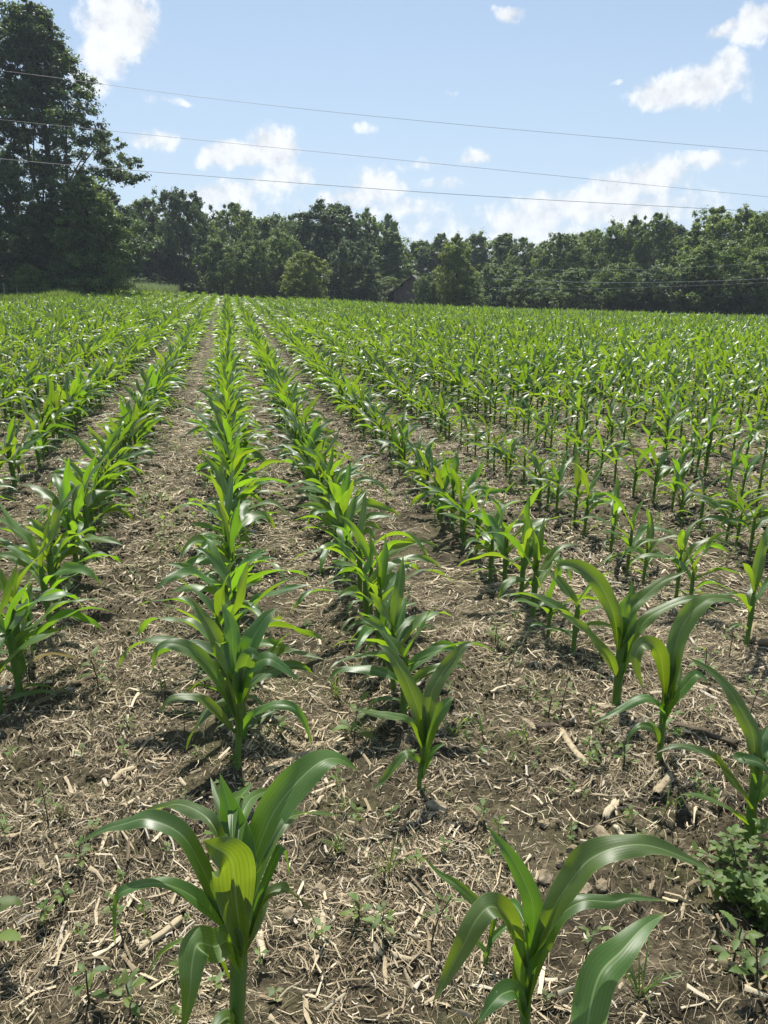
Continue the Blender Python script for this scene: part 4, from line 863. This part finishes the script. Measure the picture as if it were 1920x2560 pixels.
# ---------------------------------------------------------------- weeds that stand out
def wleaf(g, p, az_, el_, L, w, r, lob=0, n=5, droop=.5):
    """ovate, toothed or lobed leaf"""
    P = cline(np.array(p, float), az_, L, el_, droop, 0, n+2)
    v = np.linspace(0, 1, n+2); pr = np.sin(PI*v**.8)**.8*w; pr[0] = .001; pr[-1] = .0005
    if lob: pr = pr*(1+lob*np.where(np.arange(n+2) % 2, .35, -.35))
    S = np.array([math.cos(az_), -math.sin(az_), 0]); V = P[:, None]+S*np.array([-1, 0, 1])[None, :, None]*pr[:, None, None]+np.array([0, 0, 1])*np.array([.25, 0, .25])[None, :, None]*pr[:, None, None]
    g.add(V.reshape(-1, 3), gridF(n+2, 3), np.stack(np.meshgrid([0, .5, 1], v), -1).reshape(-1, 2), r)
def weed(px, py, h, kind, label, seed, cat='weed', xy=None):
    x, y = xy or gnd(px, py); g_ = np.random.default_rng(seed); z = float(gz(x, y))-.004
    root = empty({'broad': 'broadleaf_weed', 'spindly': 'spindly_weed', 'grass': 'grass_tuft', 'bushy': 'bushy_weed', 'oat': 'seeding_grass', 'dry': 'dry_stalk'}[kind], (x, y, z)); tag(root, label, cat, 'weeds growing among the corn')
    gl = G(); gs = G()
    if kind in ('broad', 'spindly'):
        ln = g_.normal(0, .12, 2)*h; ax = spline([(0, 0, -.01), (ln[0]*.3, ln[1]*.3, h*.5), (ln[0], ln[1], h)], 8)
        tube(gs, ax, np.linspace(.0022, .0011, 8)*(1.3 if kind == 'broad' else 1), 6)
        nl = int(g_.integers(8, 12)) if kind == 'broad' else int(g_.integers(6, 9))
        for j in range(nl):
            t = (.25+.75*j/(nl-1)) if kind == 'broad' else (.55+.45*j/(nl-1)); p = [np.interp(t, np.linspace(0, 1, 8), ax[:, c]) for c in range(3)]
            L = (.012+.30*h if kind == 'broad' else .034)*g_.uniform(.7, 1.25)*(1.15-.4*t); a = j*2.4+g_.normal(0, .3); e = g_.uniform(-.1, .7)+.4*(t > .9)
            q = np.array(p)+np.array([math.sin(a), math.cos(a), .4])*L*.35; tube(gs, [p, q], .0009, 4)
            wleaf(gl, q, a, e, L, L*(.21 if kind == 'broad' else .15), g_.random(), .5 if kind == 'spindly' else .3, 8, g_.uniform(.3, 1))
    elif kind == 'grass':
        for j in range(int(g_.integers(10, 18))):
            a = g_.uniform(0, 6.3); P = cline(np.array([g_.normal(0, .006), g_.normal(0, .006), 0]), a, h*g_.uniform(.6, 1.3), g_.uniform(.9, 1.5), g_.uniform(.3, 1.6), 0, 8)
            V, F, uv = blade(P, .0022, np.array([0, 0, 1.])-.5*np.array([math.sin(a), math.cos(a), 0]), 3, .0, .4, .3, g_); gl.add(V, F, uv, g_.random())
    elif kind == 'bushy':
        for b in range(7):
            a = b*2.4; e = g_.uniform(.4, 1.4); L = h*g_.uniform(.7, 1.15); P = cline(np.array([0, 0, -.01]), a, L, e, .3, g_.normal(0, .4), 9); tube(gs, P, np.linspace(.0028, .0012, 9), 6)
            for j in range(2, 9):
                for k in range(2):
                    aa_ = a+k*2.1+j*1.1; LL = .034*g_.uniform(.6, 1.2); q = P[j]+np.array([math.sin(aa_), math.cos(aa_), .3])*LL*.5; tube(gs, [P[j], q], .0008, 4)
                    for m_ in (-1, 0, 1): wleaf(gl, q, aa_+m_*.95, g_.uniform(-.1, .6), LL*(1 if m_ == 0 else .75), LL*.24, g_.random(), .4, 5)
    elif kind == 'oat':
        P = cline(np.array([0, 0, 0]), g_.uniform(0, 6.3), h*1.1, 1.45, 1.2, 0, 12); tube(gs, P, np.linspace(.0013, .0006, 12), 5)
        for j in range(5, 12):
            for s_ in (-1, 1): a = g_.uniform(0, 6.3); wleaf(gl, P[j]+np.array([s_*.008, 0, -.006]), a, -.8, .022, .0032, .9, 0, 4)
        for j in range(3): a = g_.uniform(0, 6.3); V, F, uv = blade(cline(P[1+j], a, h*.6, 1.1, 1.2, 0, 8), .002, (0, 0, 1), 3, 0, .4, .3, g_); gl.add(V, F, uv, .6)
    gs.V and gs.build('stem', M_WSTEM, root); gl.build('foliage' if kind != 'grass' and kind != 'oat' else 'blades', M_GRASS if kind in ('grass', 'oat') else M_WEED, root)
    return root
WEEDS = [
 (125,2080,.13,'spindly','spindly weed with narrow leaves, farthest left above the long arching leaf tip'),
 (205,2180,.07,'broad','small upright seedling right of the arching leaf tip of the largest corn plant'),
 (312,2372,.15,'spindly','dark-stemmed weed with yellowish top leaves inside the hanging leaf of the largest plant'),
 (225,2520,.09,'broad','dull green weed low at the bottom left, left of the hanging broad leaf'),
 (330,2535,.08,'broad','pale leafy weed right beside the hanging broad leaf at the bottom'),
 (-15,2400,.17,'broad','large-leaved weed poking in from the left edge near the bottom'),
 (897,2320,.06,'broad','tiny bright seedling between the two bottom corn plants, left of two'),
 (955,2330,.08,'broad','tiny bright seedling between the two bottom corn plants, right of two'),
 (845,2135,.07,'grass','short bright grass tuft right of the largest corn plant'),
 (168,2275,.05,'broad','very small seedling on bare soil at the far left'),
 (249,1735,.14,'broad','wide-leaved weed between the left row and the central row, by the long dark stalk'),
 (341,1480,.13,'spindly','thin weed standing alone in the bare lane left of the central row'),
 (417,1730,.12,'spindly','thin dark weed just left of the lead plant of the central row'),
 (324,1835,.05,'broad','low rosette seedling by the reddish fragment in the left lane'),
 (463,1850,.12,'spindly','weed with narrow leaves tucked at the foot of the central row lead plant'),
 (655,1900,.15,'spindly','weed with dark stem right of the foot of the central row lead plant'),
 (885,1860,.15,'broad','leafy weed clump just left of the first plant in the V-leaved row'),
 (925,1850,.10,'grass','grassy weed mixed in left of the V-leaved corn plant'),
 (839,1740,.10,'grass','thin grass tuft in the mossy patch right of the central row'),
 (1264,1715,.16,'spindly','tall thin weed in the open lane beside the pale stalk piece'),
 (1319,1755,.13,'spindly','thin weed with a star of leaves, right of the pale stalk piece'),
 (1400,1805,.15,'spindly','weed before the tall thick-stalked corn plant, tallest of its pair'),
 (1370,1800,.09,'broad','low bushy seedling beside the weed before the thick-stalked corn plant'),
 (1238,1610,.11,'broad','leafy weed at the lane edge near the third row'),
 (1822,1650,.16,'spindly','dark-stemmed weed standing at the right edge behind the long-leaved corn plant'),
 (1874,1790,.17,'spindly','tall weed with drooping narrow leaves near the right edge'),
 (1760,1690,.13,'broad','small leafy weed between the first two plants of the right-hand row'),
 (1640,1870,.12,'broad','broadleaf weed at the foot of the corn plant with the folded drooping leaf'),
 (1560,1920,.07,'broad','low weed left of the foot of the corn plant with the folded drooping leaf'),
 (972,2190,.13,'grass','upright grass tuft left of the right-hand bottom corn plant'),
 (1075,2370,.16,'spindly','bare brown weed stem left of the stunted corn seedling'),
 (1602,2520,.13,'grass','single bright grass tuft between the long loose leaf and the weed patch'),
 (1457,2440,.18,'spindly','thin reddish weed stem between the bottom corn plant and its long loose leaf'),
 (1885,2500,.12,'broad','pale green weed at the lower right edge'),
 (1830,2420,.10,'broad','pale green weed just below the bushy weed'),
 (1130,1835,.10,'grass','wispy grass tuft right behind the V-leaved corn plant'),
 (1209,1850,.17,'oat','dry grass stalk standing straight in the open lane'),
 (1655,2060,.17,'oat','drooping seeding grass with pale spikelets by the hollow stalk piece'),
 (1320,1880,.15,'oat','thin dry grass stem right of centre in the open lane'),
]
for i, (px, py, h, k, lab) in enumerate(WEEDS): weed(px, py, h, k, lab, 700+i)
weed(1850, 2250, .17, 'bushy', 'bushy green weed patch at the right edge under the long-leaved corn plant', 801)
weed(1930, 2320, .13, 'bushy', 'second bushy weed, cut by the right edge, lighter and lower', 802)
# ---------------------------------------------------------------- clods and stalk pieces
def clod(px, py, s, label, seed, flat=.7, tone=None):
    s = s*.85; x, y = gnd(px, py); g_ = np.random.default_rng(seed); bm = __import__('bmesh').new(); import bmesh
    bmesh.ops.create_icosphere(bm, subdivisions=4, radius=1); V = np.array([v.co for v in bm.verts]); F = np.array([[v.index for v in f.verts] for f in bm.faces]); bm.free()
    for _ in range(14):                         # chip flat faces off
        n = g_.normal(size=3); n /= np.linalg.norm(n); c = g_.uniform(.45, .72); d = V@n; V = V-np.maximum(d-c, 0)[:, None]*n*.95
    q = V*3+seed; V *= 1+.10*(vn(q[:, 0]+q[:, 2], q[:, 1], 1)-.5)[:, None]+.16*(vn(q[:, 0]*4+q[:, 2], q[:, 1]*4+q[:, 2]*4, 2)-.5)[:, None]+.10*(vn(q[:, 0]*11+q[:, 2]*9, q[:, 1]*11-q[:, 2]*9, 2)-.5)[:, None]
    V = V*np.array([s*g_.uniform(.85, 1.2), s*g_.uniform(.8, 1.1), s*flat])
    o = mk('soil_clod', V, F, M_CLOD); o.location = (x, y, float(gz(x, y))+s*flat*.45); o.rotation_euler = (0, 0, g_.uniform(0, 6)); tag(o, label, 'clod', 'dry soil clods between the rows')
M_CLOD = simple('dry_clod', (.12, .095, .058), (.24, .195, .125), 45, .97, 1, .008, c3=(.40, .34, .23))
for i, a in enumerate([(1359,2068,.026,'angular tan clod above the bottom right corn plant, left of the group'),(1429,2140,.026,'rounded pale clod at the centre of the clod group'),(1500,2112,.036,'flat-topped clod, largest and farthest right of its group'),
 (1352,2195,.034,'dark-sided angular clod just behind the up-pointing leaf'),(1283,2210,.020,'small light clod left of the dark-sided angular clod'),(1455,2240,.030,'clod half under the long right-hand leaf, left of two'),(1500,2232,.028,'clod half under the long right-hand leaf, right of two'),
 (1095,2030,.042,'grey weathered block lying right below the V-leaved corn plant'),(722,2300,.032,'yellowish clod right of the largest corn plant'),(800,2235,.028,'flat pale clod behind the yellowish one'),(1400,2170,.017,'small crumbly clod wedged between the bigger clods')]):
    clod(*a, 900+i)
def stalk_piece(p0, p1, r, label, tone, seed, kind='stalk_piece', hollow=False):
    r = r*.75; tone = tone*.85; a = np.array(gnd(*p0)); b = np.array(gnd(*p1)); c = (a+b)/2; g_ = np.random.default_rng(seed); n = 14
    L = np.linalg.norm(b-a); t = np.linspace(-.5, .5, n); d = (b-a)/L; s_ = np.array([-d[1], d[0]])
    P = np.stack([d[0]*t*L+s_[0]*.04*L*np.sin(t*5+seed), d[1]*t*L+s_[1]*.04*L*np.sin(t*5+seed), np.zeros(n)], 1)
    P[:, 2] = gz(c[0]+P[:, 0], c[1]+P[:, 1])*.6+float(gz(c[0], c[1]))*.4+r*.75
    z0 = P[:, 2].mean(); P[:, 2] -= z0
    T = np.gradient(P, axis=0); T /= np.linalg.norm(T, axis=1)[:, None]; A = np.cross(T, [0, 0, 1.]); A /= np.linalg.norm(A, axis=1)[:, None]; B = np.cross(A, T)
    ns = 16; th = np.linspace(-.25*PI, 1.25*PI, ns) if not hollow else np.linspace(0, 2*PI, ns)
    rag = 1+.22*g_.normal(size=ns)*.6; R_ = r*(1+.12*np.sin(th*5+g_.uniform(0, 6)))[None, :]*(1+.08*g_.normal(size=(n, 1)))
    V = P[:, None]+R_[..., None]*(np.cos(th)[None, :, None]*A[:, None]+.7*np.sin(th)[None, :, None]*B[:, None])
    for e, sg in ((0, -1), (n-1, 1)): V[e] += (T[e]*sg*r*g_.uniform(-.2, 1.8, ns)[:, None])
    g = G(); g.add(V, gridF(n, ns), np.stack(np.meshgrid(np.linspace(0, 1, ns), t+.5), -1).reshape(-1, 2), float(tone))
    o = g.build(kind, M_RES); sol = o.modifiers.new('wall', 'SOLIDIFY'); sol.thickness = r*.22
    o.location = (c[0], c[1], z0); tag(o, label, 'stalk piece', 'dead cornstalk pieces on the soil')
SP = [((1640,1995),(1670,1945),.014,'grey hollow cornstalk piece lying before the drooping-leaf corn plant',.62,True),
 ((1515,2065),(1535,2025),.011,'split tan chip of stalk in the open lane, lit bright',.86,False),
 ((1535,2085),(1575,2115),.008,'short grey stalk stub below the tan split chip',.97,False),
 ((1345,1830),(1440,1815),.016,'dark rotten stalk root in the open lane',.05,True),
 ((1690,1825),(1830,1870),.012,'long dark rotting stalk behind the long-leaved corn plant',.12,False),
 ((1840,1605),(1915,1612),.020,'weathered brown log-like stalk at the right edge',.35,False),
 ((285,1965),(330,1925),.010,'flat tan stalk chip on mossy soil in the left lane',.8,False),
 ((660,1945),(795,1870),.011,'long split stalk slanting up behind the largest corn plant',.6,False),
 ((355,2385),(445,2310),.010,'bent tan stalk piece left of the largest corn plant',.72,False),
 ((795,2345),(812,2295),.008,'upright-looking pale chip right of the largest corn plant',.88,False),
 ((655,2400),(652,2345),.010,'pale husk strip close behind the stem of the largest corn plant',.92,False),
 ((70,1775),(245,1700),.014,'long dark stalk lying across the left lane by the wide-leaved weed',.3,False),
 ((1225,1728),(1285,1712),.007,'whitish stalk splinter in the open lane by two thin weeds',.97,False),
 ((1315,1810),(1350,1832),.012,'short tan stalk leading to the dark rotten root',.66,False),
 ((1400,1850),(1470,1925),.013,'thick straw-coloured stalk slanting down from the dark rotten root',.75,False),
 ((1000,2110),(1045,2175),.006,'thin twig lying behind the stunted corn seedling',.5,True),
 ((1480,2600),(1700,2690),.013,'jointed pale stalk in the bottom right corner litter',.8,True)]
for i, (a, b, r, lab, tone, hol) in enumerate(SP): stalk_piece(a, b, r, lab, tone, 40+i, hollow=hol)
